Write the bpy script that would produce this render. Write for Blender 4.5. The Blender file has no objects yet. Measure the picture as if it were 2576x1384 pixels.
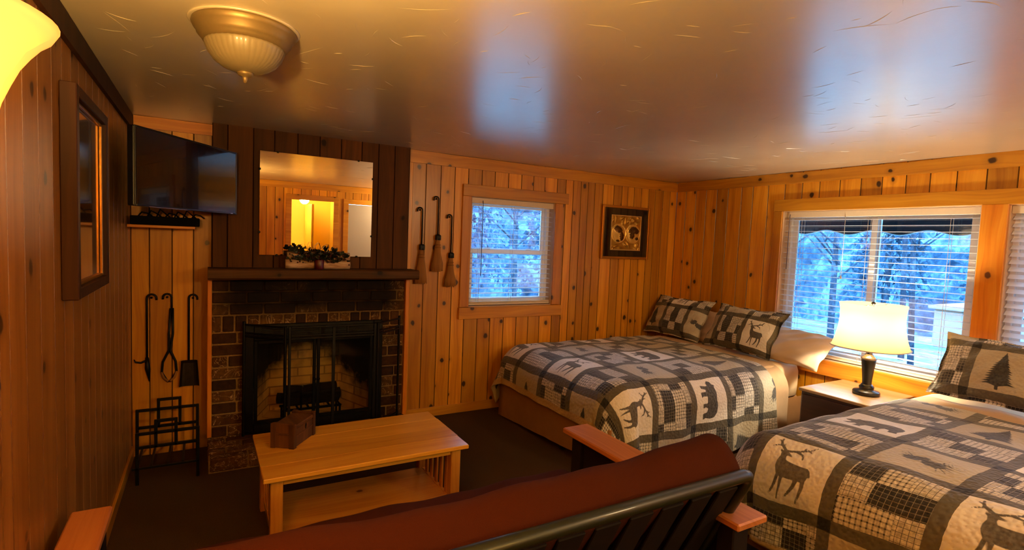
import bpy, bmesh, math, random
import numpy as np
from mathutils import Vector, Matrix
random.seed(7)
RNG = np.random.default_rng(7)
SC = bpy.context.scene
COL = SC.collection
PI = math.pi

# ------------------------------------------------------------------ room numbers (metres)
XL, XR, YB, YR, H = -0.44, 4.72, 4.42, -1.25, 2.35

def lin(h):
    h = h.lstrip('#')
    o = []
    for i in (0, 2, 4):
        c = int(h[i:i + 2], 16) / 255
        o.append(c / 12.92 if c <= .04045 else ((c + .055) / 1.055) ** 2.4)
    return (o[0], o[1], o[2], 1)

# ------------------------------------------------------------------ node helpers
class NT:
    def __init__(s, name):
        s.m = bpy.data.materials.new(name); s.m.use_nodes = True
        s.t = s.m.node_tree; s.t.nodes.clear()
        s.out = s.t.nodes.new('ShaderNodeOutputMaterial')
    def n(s, typ, ins=None, **props):
        nd = s.t.nodes.new(typ)
        for k, v in props.items(): setattr(nd, k, v)
        for k, v in (ins or {}).items():
            sk = nd.inputs[k]
            if isinstance(v, bpy.types.NodeSocket): s.t.links.new(v, sk)
            else: sk.default_value = v
        return nd
    def math(s, op, a, b=0.0, c=None, clamp=False):
        ins = {0: a, 1: b}
        if c is not None: ins[2] = c
        nd = s.n('ShaderNodeMath', ins, operation=op); nd.use_clamp = clamp
        return nd.outputs[0]
    def ramp(s, fac, stops, interp='LINEAR'):
        nd = s.n('ShaderNodeValToRGB', {0: fac}); cr = nd.color_ramp; cr.interpolation = interp
        while len(cr.elements) < len(stops): cr.elements.new(.5)
        for e, (p, c) in zip(cr.elements, stops):
            e.position = p; e.color = c if len(c) == 4 else (*c, 1)
        return nd.outputs[0]
    def mix(s, fac, a, b, mode='MIX'):
        nd = s.n('ShaderNodeMix', data_type='RGBA', blend_type=mode)
        for i, v in ((0, fac), (6, a), (7, b)):
            if isinstance(v, bpy.types.NodeSocket): s.t.links.new(v, nd.inputs[i])
            else: nd.inputs[i].default_value = v
        return nd.outputs[2]
    def xyz(s):
        tc = s.n('ShaderNodeTexCoord')
        return tc.outputs['Object'], s.n('ShaderNodeSeparateXYZ', {0: tc.outputs['Object']}).outputs
    def comb(s, a, b, c=0.0):
        return s.n('ShaderNodeCombineXYZ', {0: a, 1: b, 2: c}).outputs[0]
    def attr(s, name, out='Fac'):
        return s.n('ShaderNodeAttribute', attribute_name=name).outputs[out]
    def noise(s, vec, scale, detail=2.0, rough=.5, dist=0.0, out=0):
        nd = s.n('ShaderNodeTexNoise', {'Vector': vec, 'Scale': scale, 'Detail': detail, 'Roughness': rough, 'Distortion': dist})
        return nd.outputs[out]
    def bump(s, h, strength=.3, dist=.01, normal=None):
        ins = {'Height': h, 'Strength': strength, 'Distance': dist}
        if normal is not None: ins['Normal'] = normal
        return s.n('ShaderNodeBump', ins).outputs[0]
    def bsdf(s, **kw):
        names = dict(base='Base Color', rough='Roughness', metal='Metallic', normal='Normal', coat='Coat Weight', coatr='Coat Roughness', coatior='Coat IOR',
                     spec='Specular IOR Level', emis='Emission Color', emstr='Emission Strength', alpha='Alpha', trans='Transmission Weight',
                     sheen='Sheen Weight', ior='IOR')
        nd = s.n('ShaderNodeBsdfPrincipled', {names[k]: v for k, v in kw.items()})
        s.t.links.new(nd.outputs[0], s.out.inputs[0])
        return nd
    def surf(s, sock): s.t.links.new(sock, s.out.inputs[0])

def simple(name, col, rough=.5, metal=0.0, bump=0.0, bscale=60.0, var=.12, coat=0.0, **kw):
    t = NT(name); o, _ = t.xyz()
    c = lin(col) if isinstance(col, str) else col
    nz = t.noise(o, bscale, 3)
    dark = tuple(v * (1 - var) for v in c[:3]) + (1,); lite = tuple(min(1, v * (1 + var)) for v in c[:3]) + (1,)
    base = t.mix(nz, dark, lite)
    a = dict(base=base, rough=rough, metal=metal, coat=coat, **kw)
    if bump: a['normal'] = t.bump(nz, bump, .004)
    t.bsdf(**a)
    return t.m

def wood(name, cols, axis, rough=.38, knots=.4, kscale=4.6, tint=.35, grain=.8, coat=.25, bump=.06, fscale=1.0, spec=.5):
    """cols: dark, mid, light, knot. axis: how the grain lies."""
    t = NT(name); o, x = t.xyz()
    bo = t.attr('tint')
    X, Y, Z = x[0], x[1], x[2]
    s = t.math('ADD', X, Y)
    if axis == 'v': a, l = s, Z
    elif axis == 'h': a, l = Z, s
    elif axis == 'x': a, l = t.math('ADD', Y, Z), X
    elif axis == 'y': a, l = t.math('ADD', X, Z), Y
    off = t.math('MULTIPLY', bo, 37.0)
    l2 = t.math('ADD', l, off)
    warp = t.math('MULTIPLY', t.noise(t.comb(t.math('MULTIPLY', a, 3.0), t.math('MULTIPLY', l2, 1.3), off), 1.0, 2), .12)
    aw = t.math('ADD', a, warp)
    g1 = t.noise(t.comb(t.math('MULTIPLY', aw, 55.0 * fscale), t.math('MULTIPLY', l2, 1.6), off), 1.0, 3, .6)
    g2 = t.noise(t.comb(t.math('MULTIPLY', aw, 13.0), t.math('MULTIPLY', l2, .9), off), 1.0, 2)
    g = t.math('ADD', t.math('MULTIPLY', g1, .5 * grain), t.math('MULTIPLY', g2, .5))
    d, m, li, kn = [lin(c) for c in cols]
    base = t.ramp(g, [(.28, d), (.46, m), (.66, li)])
    # board to board differences
    v = t.math('MULTIPLY_ADD', bo, 2 * tint, 1 - tint)
    v = t.math('MULTIPLY', v, t.math('MULTIPLY_ADD', t.math('LESS_THAN', bo, -.1), -.18, 1.0))
    base = t.mix(1.0, base, t.comb(v, v, v), 'MULTIPLY')
    # knots
    kv = t.comb(t.math('ADD', a, t.math('MULTIPLY', bo, 11.0)), t.math('MULTIPLY', l2, .8), 0.0)
    kw = t.n('ShaderNodeVectorMath', {0: kv, 1: t.n('ShaderNodeVectorMath', {0: t.noise(kv, 30.0, 1, out=1), 3: .012}, operation='SCALE').outputs[0]}, operation='ADD').outputs[0]
    vo = t.n('ShaderNodeTexVoronoi', {'Vector': kw, 'Scale': kscale}, voronoi_dimensions='2D', feature='F1')
    cs = t.n('ShaderNodeSeparateColor', {0: vo.outputs['Color']}).outputs
    on = t.math('LESS_THAN', cs[0], knots)
    size = t.math('MULTIPLY_ADD', cs[1], .05, .045)
    rel = t.math('DIVIDE', vo.outputs['Distance'], size)
    core = t.math('MULTIPLY', t.math('SUBTRACT', 1.25, rel, clamp=True), on, clamp=True)
    halo = t.math('MULTIPLY', t.math('MULTIPLY_ADD', rel, -.33, 1.0, clamp=True), t.math('MULTIPLY', on, .55))
    base = t.mix(halo, base, tuple(c * .55 for c in d[:3]) + (1,))
    core = t.math('MULTIPLY', t.math('MULTIPLY', core, 2.2, clamp=True), .92)
    base = t.mix(core, base, kn)
    n = t.bump(g1, bump, .002)
    t.bsdf(base=base, rough=rough, coat=coat, coatr=.25, normal=n, spec=spec)
    return t.m

# ------------------------------------------------------------------ mesh builder
class MB:
    def __init__(s): s.v = []; s.f = []; s.t = []; s.sm = []
    def add(s, vs, fs, tint=.5, smooth=False, M=None):
        b = len(s.v)
        for p in vs:
            p = Vector(p)
            if M is not None: p = M @ p
            s.v.append((p.x, p.y, p.z))
        for f in fs:
            s.f.append(tuple(b + i for i in f)); s.t.append(tint); s.sm.append(smooth)
        return s
    def box(s, x0, x1, y0, y1, z0, z1, b=.003, tint=.5, M=None):
        c = ((x0 + x1) / 2, (y0 + y1) / 2, (z0 + z1) / 2); h = (abs(x1 - x0) / 2, abs(y1 - y0) / 2, abs(z1 - z0) / 2)
        b = min(b, min(h) * .45)
        vs = []; ix = {}
        for sx in (-1, 1):
            for sy in (-1, 1):
                for sz in (-1, 1):
                    for k in range(3):
                        d = [h[i] - (0 if i == k else b) for i in range(3)]
                        ix[(sx, sy, sz, k)] = len(vs)
                        vs.append((c[0] + sx * d[0], c[1] + sy * d[1], c[2] + sz * d[2]))
        fs = []
        S = (-1, 1)
        for k in range(3):
            i, j = [q for q in range(3) if q != k]
            for sg in S:
                q = []
                for (a, bb) in ((-1, -1), (1, -1), (1, 1), (-1, 1)):
                    w = [0, 0, 0]; w[k] = sg; w[i] = a; w[j] = bb
                    q.append(ix[(w[0], w[1], w[2], k)])
                fs.append(q)
        for k in range(3):           # edges along axis k
            i, j = [q for q in range(3) if q != k]
            for a in S:
                for bb in S:
                    def V(sk, face):
                        w = [0, 0, 0]; w[k] = sk; w[i] = a; w[j] = bb
                        return ix[(w[0], w[1], w[2], face)]
                    fs.append([V(-1, i), V(1, i), V(1, j), V(-1, j)])
        for sx in S:
            for sy in S:
                for sz in S: fs.append([ix[(sx, sy, sz, k)] for k in range(3)])
        return s.add(vs, fs, tint, False, M)
    def tube(s, pts, r, n=8, tint=.5, caps=True, M=None, flat=None):
        pts = [Vector(p) for p in pts]; m = len(pts)
        rs = r if isinstance(r, (list, tuple)) else [r] * m
        up = Vector((0, 0, 1)); vs = []; prev = None
        for i, p in enumerate(pts):
            d = (pts[min(i + 1, m - 1)] - pts[max(i - 1, 0)]).normalized()
            if prev is None:
                a = d.cross(up)
                if a.length < 1e-3: a = d.cross(Vector((0, 1, 0)))
                a.normalize()
            else:
                a = (prev - d * prev.dot(d)).normalized()
            prev = a; b = d.cross(a)
            for k in range(n):
                t = 2 * PI * k / n
                fy = 1 if flat is None else flat
                vs.append(p + a * math.cos(t) * rs[i] + b * math.sin(t) * rs[i] * fy)
        fs = []
        for i in range(m - 1):
            for k in range(n):
                k2 = (k + 1) % n
                fs.append((i * n + k, i * n + k2, (i + 1) * n + k2, (i + 1) * n + k))
        if caps:
            fs.append(tuple(range(n))[::-1]); fs.append(tuple((m - 1) * n + k for k in range(n)))
        return s.add(vs, fs, tint, True, M)
    def lathe(s, prof, n=32, c=(0, 0, 0), tint=.5, M=None, ribs=0, amp=0.0, sq=0.0):
        vs = []; fs = []
        for (r, z) in prof:
            for k in range(n):
                t = 2 * PI * k / n
                rr = r * (1 + amp * math.cos(ribs * t)) if ribs else r
                cx, sx = math.cos(t), math.sin(t)
                if sq:
                    q = (abs(cx) ** (2 + sq) + abs(sx) ** (2 + sq)) ** (-1 / (2 + sq)); rr *= q
                vs.append((c[0] + rr * cx, c[1] + rr * sx, c[2] + z))
        m = len(prof)
        for i in range(m - 1):
            for k in range(n):
                k2 = (k + 1) % n
                fs.append((i * n + k, i * n + k2, (i + 1) * n + k2, (i + 1) * n + k))
        if prof[0][0] > 1e-4: fs.append(tuple(range(n))[::-1])
        if prof[-1][0] > 1e-4: fs.append(tuple((m - 1) * n + k for k in range(n)))
        return s.add(vs, fs, tint, True, M)
    def shell(s, prof, n=32, c=(0, 0, 0), tint=.5, **kw):     # open lathe
        q = MB(); q.lathe(prof, n, c, tint, **kw)
        q.f = q.f[:(len(prof) - 1) * n]; q.t = q.t[:len(q.f)]; q.sm = q.sm[:len(q.f)]
        return s.add(q.v, q.f, tint, True)
    def prism(s, poly, d, M=None, tint=.5):
        n = len(poly)
        vs = [(x, y, 0) for x, y in poly] + [(x, y, d) for x, y in poly]
        fs = [tuple(range(n))[::-1], tuple(range(n, 2 * n))] + [(i, (i + 1) % n, n + (i + 1) % n, n + i) for i in range(n)]
        return s.add(vs, fs, tint, False, M)
    def grid(s, P, tint=.5, closed=False, smooth=True):        # P: array (a,b,3)
        a, b = P.shape[:2]
        vs = P.reshape(-1, 3).tolist(); fs = []
        for i in range(a - 1):
            for j in range(b - (0 if closed else 1)):
                j2 = (j + 1) % b
                fs.append((i * b + j, i * b + j2, (i + 1) * b + j2, (i + 1) * b + j))
        return s.add(vs, fs, tint, smooth)

ORG = {}
def obj(name, mb, mat, parent=None, fix=True):
    """one mesh object; a mesh given in world numbers is moved into its thing's frame"""
    o0 = Vector(ORG.get(parent.name, (0, 0, 0))) if parent else Vector((0, 0, 0))
    me = bpy.data.meshes.new(name)
    me.from_pydata([(v[0] - o0.x, v[1] - o0.y, v[2] - o0.z) for v in mb.v], [], mb.f)
    me.polygons.foreach_set('use_smooth', mb.sm)
    if fix:
        bm = bmesh.new(); bm.from_mesh(me); bmesh.ops.recalc_face_normals(bm, faces=bm.faces); bm.to_mesh(me); bm.free()
    at = me.attributes.new('tint', 'FLOAT', 'FACE'); at.data.foreach_set('value', mb.t)
    if mat: me.materials.append(mat)
    o = bpy.data.objects.new(name, me); COL.objects.link(o)
    if parent: o.parent = parent
    ORG[o.name] = tuple(o0)
    return o
def tag(o, label, cat=None, group=None, kind=None):
    o['label'] = label
    if cat: o['category'] = cat
    if group: o['group'] = group
    if kind: o['kind'] = kind
    return o
def thing(name, label, cat, loc=(0, 0, 0), group=None):
    o = bpy.data.objects.new(name, None); o.empty_display_size = .05; COL.objects.link(o); o.location = loc
    ORG[o.name] = tuple(loc)
    return tag(o, label, cat, group)
def struct(name, mb, mat, label, parent=None, fix=True):
    o = obj(name, mb, mat, parent, fix)
    return tag(o, label, kind='structure')
def copy_tree(o, parent=None):
    c = o.copy(); COL.objects.link(c)
    if parent: c.parent = parent
    for ch in list(o.children): copy_tree(ch, c)
    return c
def rotm(axis, deg, c=(0, 0, 0)):
    c = Vector(c)
    return Matrix.Translation(c) @ Matrix.Rotation(math.radians(deg), 4, axis) @ Matrix.Translation(-c)

# ------------------------------------------------------------------ materials
PINE = ('#a86408', '#ca8616', '#dc9e2c', '#1c0a03')
M_pine_v = wood('pine_boards', PINE, 'v')
M_pine_h = wood('pine_trim', ('#a2640a', '#c08018', '#d49828', '#281206'), 'h', knots=.22, tint=.15)
M_pine_dark = wood('chimney_boards', ('#3a2008', '#4e2c0e', '#603814', '#1c0e06'), 'v', knots=.15, tint=.3, rough=.6, coat=0, spec=.15)
M_pine_left = wood('side_wall_boards', ('#7c4a18', '#96622a', '#aa7636', '#2c1408'), 'v', tint=.22)
M_pine_orange = wood('sill_boards', ('#a8560c', '#d07a18', '#e09a30', '#3a1a06'), 'h', knots=.2, tint=.15)
M_pine_orange_v = wood('pillar_board', ('#a8560c', '#d07a18', '#e09a30', '#3a1a06'), 'v', knots=.2, tint=.1)
M_casing_v = wood('casing_board', ('#9a580a', '#b87416', '#cc8c26', '#281206'), 'v', knots=.2, tint=.15)
M_mantel = wood('mantel_wood', ('#2c1a06', '#46290c', '#5c3a16', '#1a0c04'), 'x', knots=.2, tint=.1, rough=.6, coat=0, spec=.2)
M_table = wood('table_oak', ('#b8761e', '#d4962e', '#e2ac48', '#6a3c10'), 'x', knots=.03, tint=.12, rough=.3, coat=.4, fscale=1.4)
M_arm = wood('arm_wood', ('#9a5a34', '#b4703f', '#c8864f', '#7a4424'), 'y', knots=0.0, tint=.1, rough=.4, fscale=1.6)
M_nstop = wood('nightstand_top', ('#8a6a44', '#a8865a', '#b8986c', '#6a4a2c'), 'y', knots=0.0, tint=.05, rough=.3, coat=.5)
M_nsbody = wood('nightstand_body', ('#2a160a', '#3a2010', '#4a2a16', '#180a04'), 'y', knots=0.0, rough=.4)
M_frame_dark = wood('frame_walnut', ('#241008', '#341a0c', '#422412', '#140804'), 'v', knots=0, tint=.05, rough=.6, coat=0, spec=.2)
M_white = simple('white_paint', '#f4f2ee', .4, var=.04)
M_slat = NT('blind_slat'); M_slat.surf(M_slat.n('ShaderNodeMixShader', {0: .4, 1: M_slat.n('ShaderNodeBsdfPrincipled', {'Base Color': lin('#f0f0f2'), 'Roughness': .4}).outputs[0], 2: M_slat.n('ShaderNodeBsdfTranslucent', {'Color': lin('#f2f4f8')}).outputs[0]}).outputs[0]); M_slat = M_slat.m
M_tape = simple('blind_cord', '#d8d4cc', .7)
M_black = simple('wrought_iron', '#0b0908', .45, .6, bump=.3, bscale=150, var=.4)
M_blackplastic = simple('black_plastic', '#0a0a0b', .35, var=.2)
M_blackmatte = simple('matte_black_casing', '#060504', .8, spec=.1)
M_screen = simple('tv_screen', '#050608', .12, var=.05, coat=.6)
M_brass = simple('antique_nickel', '#806a44', .45, .5, var=.1)
M_silver = simple('brushed_silver', '#a8a098', .25, 1.0)
M_goldframe = simple('gold_frame', '#b07a2c', .3, .8, bump=.2, bscale=90)
M_paper = simple('pale_mat_board', '#b49a78', .7)
M_cover = simple('futon_cover', '#3a170a', .95, bump=.35, bscale=420, var=.25, spec=.12)
M_metalgreen = simple('green_frame_paint', '#141a0a', .42, 0, coat=.25)
M_slatdark = simple('dark_back_slat', '#140a06', .75, spec=.2)
M_sheet = simple('beige_cotton', '#b89a78', .85, bump=.25, bscale=24, var=.07)
M_fitted = simple('cream_fitted_sheet', '#dcbf94', .85, bump=.2, bscale=14, var=.05)
M_skirt = simple('tan_bed_skirt', '#8c6236', .9, bump=.25, bscale=10, var=.15)
M_case = simple('pale_pillowcase', '#cdb59a', .85, bump=.35, bscale=9, var=.06)
M_straw = wood('broom_straw', ('#5a3410', '#8a5a1e', '#a87430', '#4a2a0c'), 'v', knots=0, rough=.8, fscale=4, bump=.6, coat=0)
M_char = simple('burnt_wood', '#14100c', .95, bump=.8, bscale=40, var=.5)
M_birch = None
M_leaf = simple('dark_leaf', '#16200e', .5, var=.5, bscale=90)
M_berry = simple('red_berry', '#3c0508', .3, var=.4)
M_ribbon = simple('red_ribbon', '#4a0810', .35, var=.3)
M_rubber = simple('caster', '#060505', .5)

def mk_birch():
    t = NT('birch_bark'); o, x = t.xyz()
    n1 = t.noise(t.comb(t.math('MULTIPLY', x[0], 9.0), t.math('MULTIPLY', x[1], 40.0), t.math('MULTIPLY', x[2], 40.0)), 1.0, 4)
    n2 = t.noise(o, 28.0, 3)
    base = t.ramp(n1, [(.3, lin('#7a5c40')), (.5, lin('#b89878')), (.7, lin('#d2b898'))])
    base = t.mix(t.ramp(n2, [(.66, (0, 0, 0)), (.72, (1, 1, 1))]), base, lin('#2a1408'))
    t.bsdf(base=base, rough=.8, normal=t.bump(n1, .4, .003)); return t.m
M_birch = mk_birch()

def soot_mask(t, x, o):
    a = t.math('MULTIPLY_ADD', x[2], 7.0, -6.4, clamp=True)
    b = t.math('MULTIPLY_ADD', t.math('ABSOLUTE', x[0]), -5.0, 3.8, clamp=True)
    n = t.noise(o, 7.0, 3)
    return t.math('MULTIPLY', t.math('MULTIPLY', a, b), t.math('MULTIPLY_ADD', n, .5, .7, clamp=True))
def mk_mortar():
    t = NT('mortar'); o, x = t.xyz(); n = t.noise(o, 90.0, 3)
    base = t.mix(n, lin('#6a5230'), lin('#9a7c4c'))
    base = t.mix(soot_mask(t, x, o), base, lin('#140a06'))
    t.bsdf(base=base, rough=.95, spec=.1, normal=t.bump(n, .6, .004)); return t.m
M_mortar = mk_mortar()
def mk_brick():
    t = NT('old_brick'); o, x = t.xyz(); bo = t.attr('tint')
    base = t.ramp(bo, [(0, lin('#2a180c')), (.35, lin('#44290f')), (.7, lin('#5a3812')), (1, lin('#6c4a1a'))])
    n = t.noise(o, 22.0, 4, .65)
    base = t.mix(t.ramp(n, [(.35, (0, 0, 0)), (.65, (1, 1, 1))]), t.mix(1.0, base, (.45, .42, .4, 1), 'MULTIPLY'), base)
    sp = t.noise(o, 9.0, 3, .6, 1.6)           # pale lime smears
    line = t.math('ABSOLUTE', t.math('SUBTRACT', sp, .5))
    msk = t.math('MULTIPLY', t.math('LESS_THAN', line, .008), t.math('GREATER_THAN', bo, .62))
    base = t.mix(t.math('MULTIPLY', msk, .8), base, lin('#b89a6a'))
    soot = soot_mask(t, x, o)
    base = t.mix(soot, base, lin('#0c0604'))
    t.bsdf(base=base, rough=.75, spec=.15, normal=t.bump(n, .6, .006)); return t.m
M_brick = mk_brick()

def mk_ceiling():
    t = NT('ceiling_paint'); o, x = t.xyz()
    n = t.noise(o, 2.2, 3, .5); n2 = t.noise(o, 160.0, 2)
    base = t.mix(n, lin('#b8a48a'), lin('#cfc0a4'))
    t.bsdf(base=base, rough=t.math('MULTIPLY_ADD', n, .1, .38), spec=.8, coat=1.0, coatr=.27, coatior=2.0, normal=t.bump(t.math('ADD', t.noise(o, 7.0, 3), t.math('MULTIPLY', n2, .1)), .12, .02))
    return t.m
M_ceil = mk_ceiling()

def mk_carpet():
    t = NT('brown_carpet'); o, x = t.xyz()
    n = t.noise(o, 260.0, 3); n2 = t.noise(o, 3.0, 2)
    base = t.mix(n, lin('#3a2414'), lin('#5a4028'))
    base = t.mix(n2, base, t.mix(n, lin('#44301e'), lin('#52402c')))
    t.bsdf(base=base, rough=1.0, spec=.1, normal=t.bump(n, .8, .01)); return t.m
M_carpet = mk_carpet()

def mk_pane():
    t = NT('window_glass')
    tr = t.n('ShaderNodeBsdfTransparent'); gl = t.n('ShaderNodeBsdfGlossy', {'Roughness': .02})
    fr = t.n('ShaderNodeFresnel', {'IOR': 1.5})
    m = t.n('ShaderNodeMixShader', {0: t.math('MULTIPLY', fr.outputs[0], 1.6, clamp=True), 1: tr.outputs[0], 2: gl.outputs[0]})
    t.surf(m.outputs[0]); return t.m
M_pane = mk_pane()
def mk_mirror():
    t = NT('mirror_silver'); t.surf(t.n('ShaderNodeBsdfGlossy', {'Color': (.92, .9, .86, 1), 'Roughness': .005}).outputs[0]); return t.m
M_mirror = mk_mirror()
def mk_shade(name, col, em, emcol, grad=None):
    t = NT(name); o, x = t.xyz()
    d = t.n('ShaderNodeBsdfDiffuse', {'Color': lin(col)}); tl = t.n('ShaderNodeBsdfTranslucent', {'Color': lin(col)})
    m = t.n('ShaderNodeMixShader', {0: .55, 1: d.outputs[0], 2: tl.outputs[0]})
    e = t.n('ShaderNodeEmission', {'Color': emcol, 'Strength': em})
    t.surf(t.n('ShaderNodeAddShader', {0: m.outputs[0], 1: e.outputs[0]}).outputs[0]); return t.m
M_lampshade = mk_shade('linen_shade', '#b08c50', .2, (1.0, .80, .46, 1))
def mk_torch():
    t = NT('frosted_amber_glass')
    d = t.n('ShaderNodeBsdfTranslucent', {'Color': lin('#2e1a06')}); tr = t.n('ShaderNodeBsdfTransparent', {'Color': (1, .72, .36, 1)})
    m = t.n('ShaderNodeMixShader', {0: .3, 1: d.outputs[0], 2: tr.outputs[0]})
    lw = t.n('ShaderNodeLayerWeight', {'Blend': .35}).outputs['Facing']
    e = t.n('ShaderNodeEmission', {'Color': (1.0, .60, .17, 1), 'Strength': t.math('MULTIPLY_ADD', lw, -.35, .62)})
    t.surf(t.n('ShaderNodeAddShader', {0: m.outputs[0], 1: e.outputs[0]}).outputs[0]); return t.m
M_torch = mk_torch()
M_globe = mk_shade('opal_globe', '#fff0d0', 9.0, (1.0, .85, .5, 1))
M_bowl = simple('frosted_glass_bowl', '#7a6c50', .45, var=.05, coat=.15)
M_ember = simple('firebrick', '#7a5c2c', .9, bump=.5, bscale=20, var=.35)
M_yellow = simple('yellow_hall_paint', '#d8b44a', .6, var=.03)
M_greydoor = simple('grey_white_door_paint', '#b0a8a0', .45, var=.03)

# ------------------------------------------------------------------ camera
f_px, yaw, pitch, roll = 1335.57, .524876, .0643158, .0406083
cy, sy, cp, sp = math.cos(yaw), math.sin(yaw), math.cos(pitch), math.sin(pitch)
fw = Vector((sy * cp, cy * cp, -sp)); r0 = Vector((cy, -sy, 0)); u0 = r0.cross(fw)
rr = r0 * math.cos(roll) + u0 * math.sin(roll); uu = -r0 * math.sin(roll) + u0 * math.cos(roll)
cam = bpy.data.cameras.new('camera'); cam.sensor_width = 36; cam.lens = 36 * f_px / 2576; cam.clip_start = .02
co = bpy.data.objects.new('camera', cam); COL.objects.link(co)
mw = Matrix((rr, uu, -fw)).transposed().to_4x4(); mw.translation = Vector((0, 0, 1.6106)); co.matrix_world = mw
SC.camera = co

# ------------------------------------------------------------------ the room
def boards(horiz, const, edges, z0, z1, holes, nrm, mb, depth=.006, ch=.0042):
    """vertical boards as one sheet with a V joint at every board edge. horiz 'x': runs along x at y=const."""
    pts = []
    for i in range(len(edges) - 1):
        a, b = edges[i], edges[i + 1]
        pts += [(a, depth, i), (a + ch, 0.0, i), (b - ch, 0.0, i)]
    pts.append((edges[-1], depth, len(edges) - 2))
    for h in holes:
        for e in (h[0], h[1]):
            if edges[0] < e < edges[-1]:
                for k in range(len(pts) - 1):
                    if pts[k][0] < e < pts[k + 1][0]:
                        u = (e - pts[k][0]) / (pts[k + 1][0] - pts[k][0])
                        pts.insert(k + 1, (e, pts[k][1] * (1 - u) + pts[k + 1][1] * u, pts[k][2])); break
    tn = [random.random() for _ in edges]
    P = lambda u, d, z: (u, const - nrm * d, z) if horiz == 'x' else (const - nrm * d, u, z)
    for k in range(len(pts) - 1):
        a, b = pts[k], pts[k + 1]; m = (a[0] + b[0]) / 2
        iv = [(z0, z1)]
        for h in holes:
            if h[0] <= m <= h[1]:
                iv = [q for (s, e) in iv for q in ((s, min(e, h[2])), (max(s, h[3]), e)) if q[1] - q[0] > 1e-4]
        for (s, e) in iv:
            mb.add([P(a[0], a[1], s), P(b[0], b[1], s), P(b[0], b[1], e), P(a[0], a[1], e)], [(0, 1, 2, 3)], tn[a[2]] * .999 if max(a[1], b[1]) < 1e-6 else -.45)
    return mb
def spread(a, b, w, j=.25):
    e = [a]
    while e[-1] < b - w * .8: e.append(e[-1] + w * random.uniform(1 - j, 1 + j))
    if b - e[-1] < w * .5: e[-1] = b
    else: e.append(b)
    return e

W1 = (2.10, 3.02, .985, 2.0)       # small window in the back wall: x0 x1 z0 z1
W2 = (1.61, 3.09, .68, 1.99)       # big window in the right wall: y0 y1 z0 z1
W3 = (-.02, 1.455, .68, 1.99)      # its neighbour
back_edges = [XL, -.335, -.203, -.074, .04, .30, .6, .9, 1.2, 1.45, 1.534, 1.659, 1.797, 1.931, 2.064, 2.201, 2.337, 2.481, 2.625, 2.762, 2.893, 3.041, 3.147, 3.24, 3.339, 3.43, 3.519, 3.626, 3.775, 3.887, 3.97, 4.064, 4.17, 4.28, 4.38, 4.5, 4.61, XR]
FB = (.28, 1.22, 0.0, .86)         # firebox opening
mb = boards('x', YB, back_edges, 0, H, [W1, (FB[0], FB[1], -.1, FB[3])], -1, MB())
struct('wall_back', mb, M_pine_v, 'knotty pine board wall with the fireplace and small window', fix=False)
redges = [YR, -1.1, -.95, -.8, -.66, -.52, -.37, -.22, -.07, .08, .23, .38, .53, .68, .83, .98, 1.13, 1.28, 1.433, 1.599, 1.77, 1.935, 2.094, 2.263, 2.423, 2.593, 2.767, 2.926, 3.093, 3.264, 3.43, 3.56, 3.72, 3.86, 4.0, 4.14, 4.28, YB]
mb = boards('y', XR, redges, 0, H, [W2, W3], -1, MB())
struct('wall_right', mb, M_pine_v, 'knotty pine board wall behind the bed heads with the wide windows', fix=False)
ledges = spread(YR, 1.83, .145, .1)[:-1] + [1.83, 1.977, 2.136, 2.306, 2.45, 2.60, 2.745, 2.9, 3.05, 3.2, 3.36, 3.5, 3.66, 3.82, 3.98, 4.12, 4.27, YB]
mb = boards('y', XL, ledges, 0, H, [], 1, MB())
struct('wall_left', mb, M_pine_left, 'reddish pine board wall with the tall framed picture', fix=False)
D1 = (1.28, 1.98, 0, 2.05); D2 = (2.24, 2.98, 0, 2.03)
mb = boards('x', YR, spread(XL, XR, .15, .15), 0, H, [D1, D2], 1, MB())
struct('wall_rear', mb, M_pine_v, 'pine board wall behind the camera, seen in the mirror', fix=False)
# outer skins so that no daylight leaks through the boards
def skin(mb, horiz, c, u0, u1, z0, z1, holes):
    us = sorted({u0, u1, *[h[0] for h in holes], *[h[1] for h in holes]})
    for a, b in zip(us, us[1:]):
        m = (a + b) / 2; iv = [(z0, z1)]
        for h in holes:
            if h[0] <= m <= h[1]: iv = [q for (s, e) in iv for q in ((s, min(e, h[2])), (max(s, h[3]), e)) if q[1] - q[0] > 1e-4]
        for s, e in iv:
            if horiz == 'x': mb.box(a, b, c, c + .02, s, e, 0)
            else: mb.box(c, c + .02, a, b, s, e, 0)
M_out = simple('outer_siding', '#6a5a48', .8)
mb = MB(); skin(mb, 'x', YB + .13, XL - .2, XR + .2, -.1, H + .1, [W1, (FB[0] - .05, FB[1] + .05, -.1, FB[3] + .05)])
skin(mb, 'y', XR + .13, YR - .2, YB + .15, -.1, H + .1, [W2, W3])
skin(mb, 'y', XL - .06, YR - .2, YB + .15, -.1, H + .1, [])
struct('wall_outside', mb, M_out, 'outer siding of the cabin walls')

floor = MB().add([(XL - .05, YR, 0), (XR + .1, YR, 0), (XR + .1, YB + .1, 0), (XL - .05, YB + .1, 0)], [(0, 1, 2, 3)])
struct('floor', floor, M_carpet, 'dark brown carpeted floor', fix=False)

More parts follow.
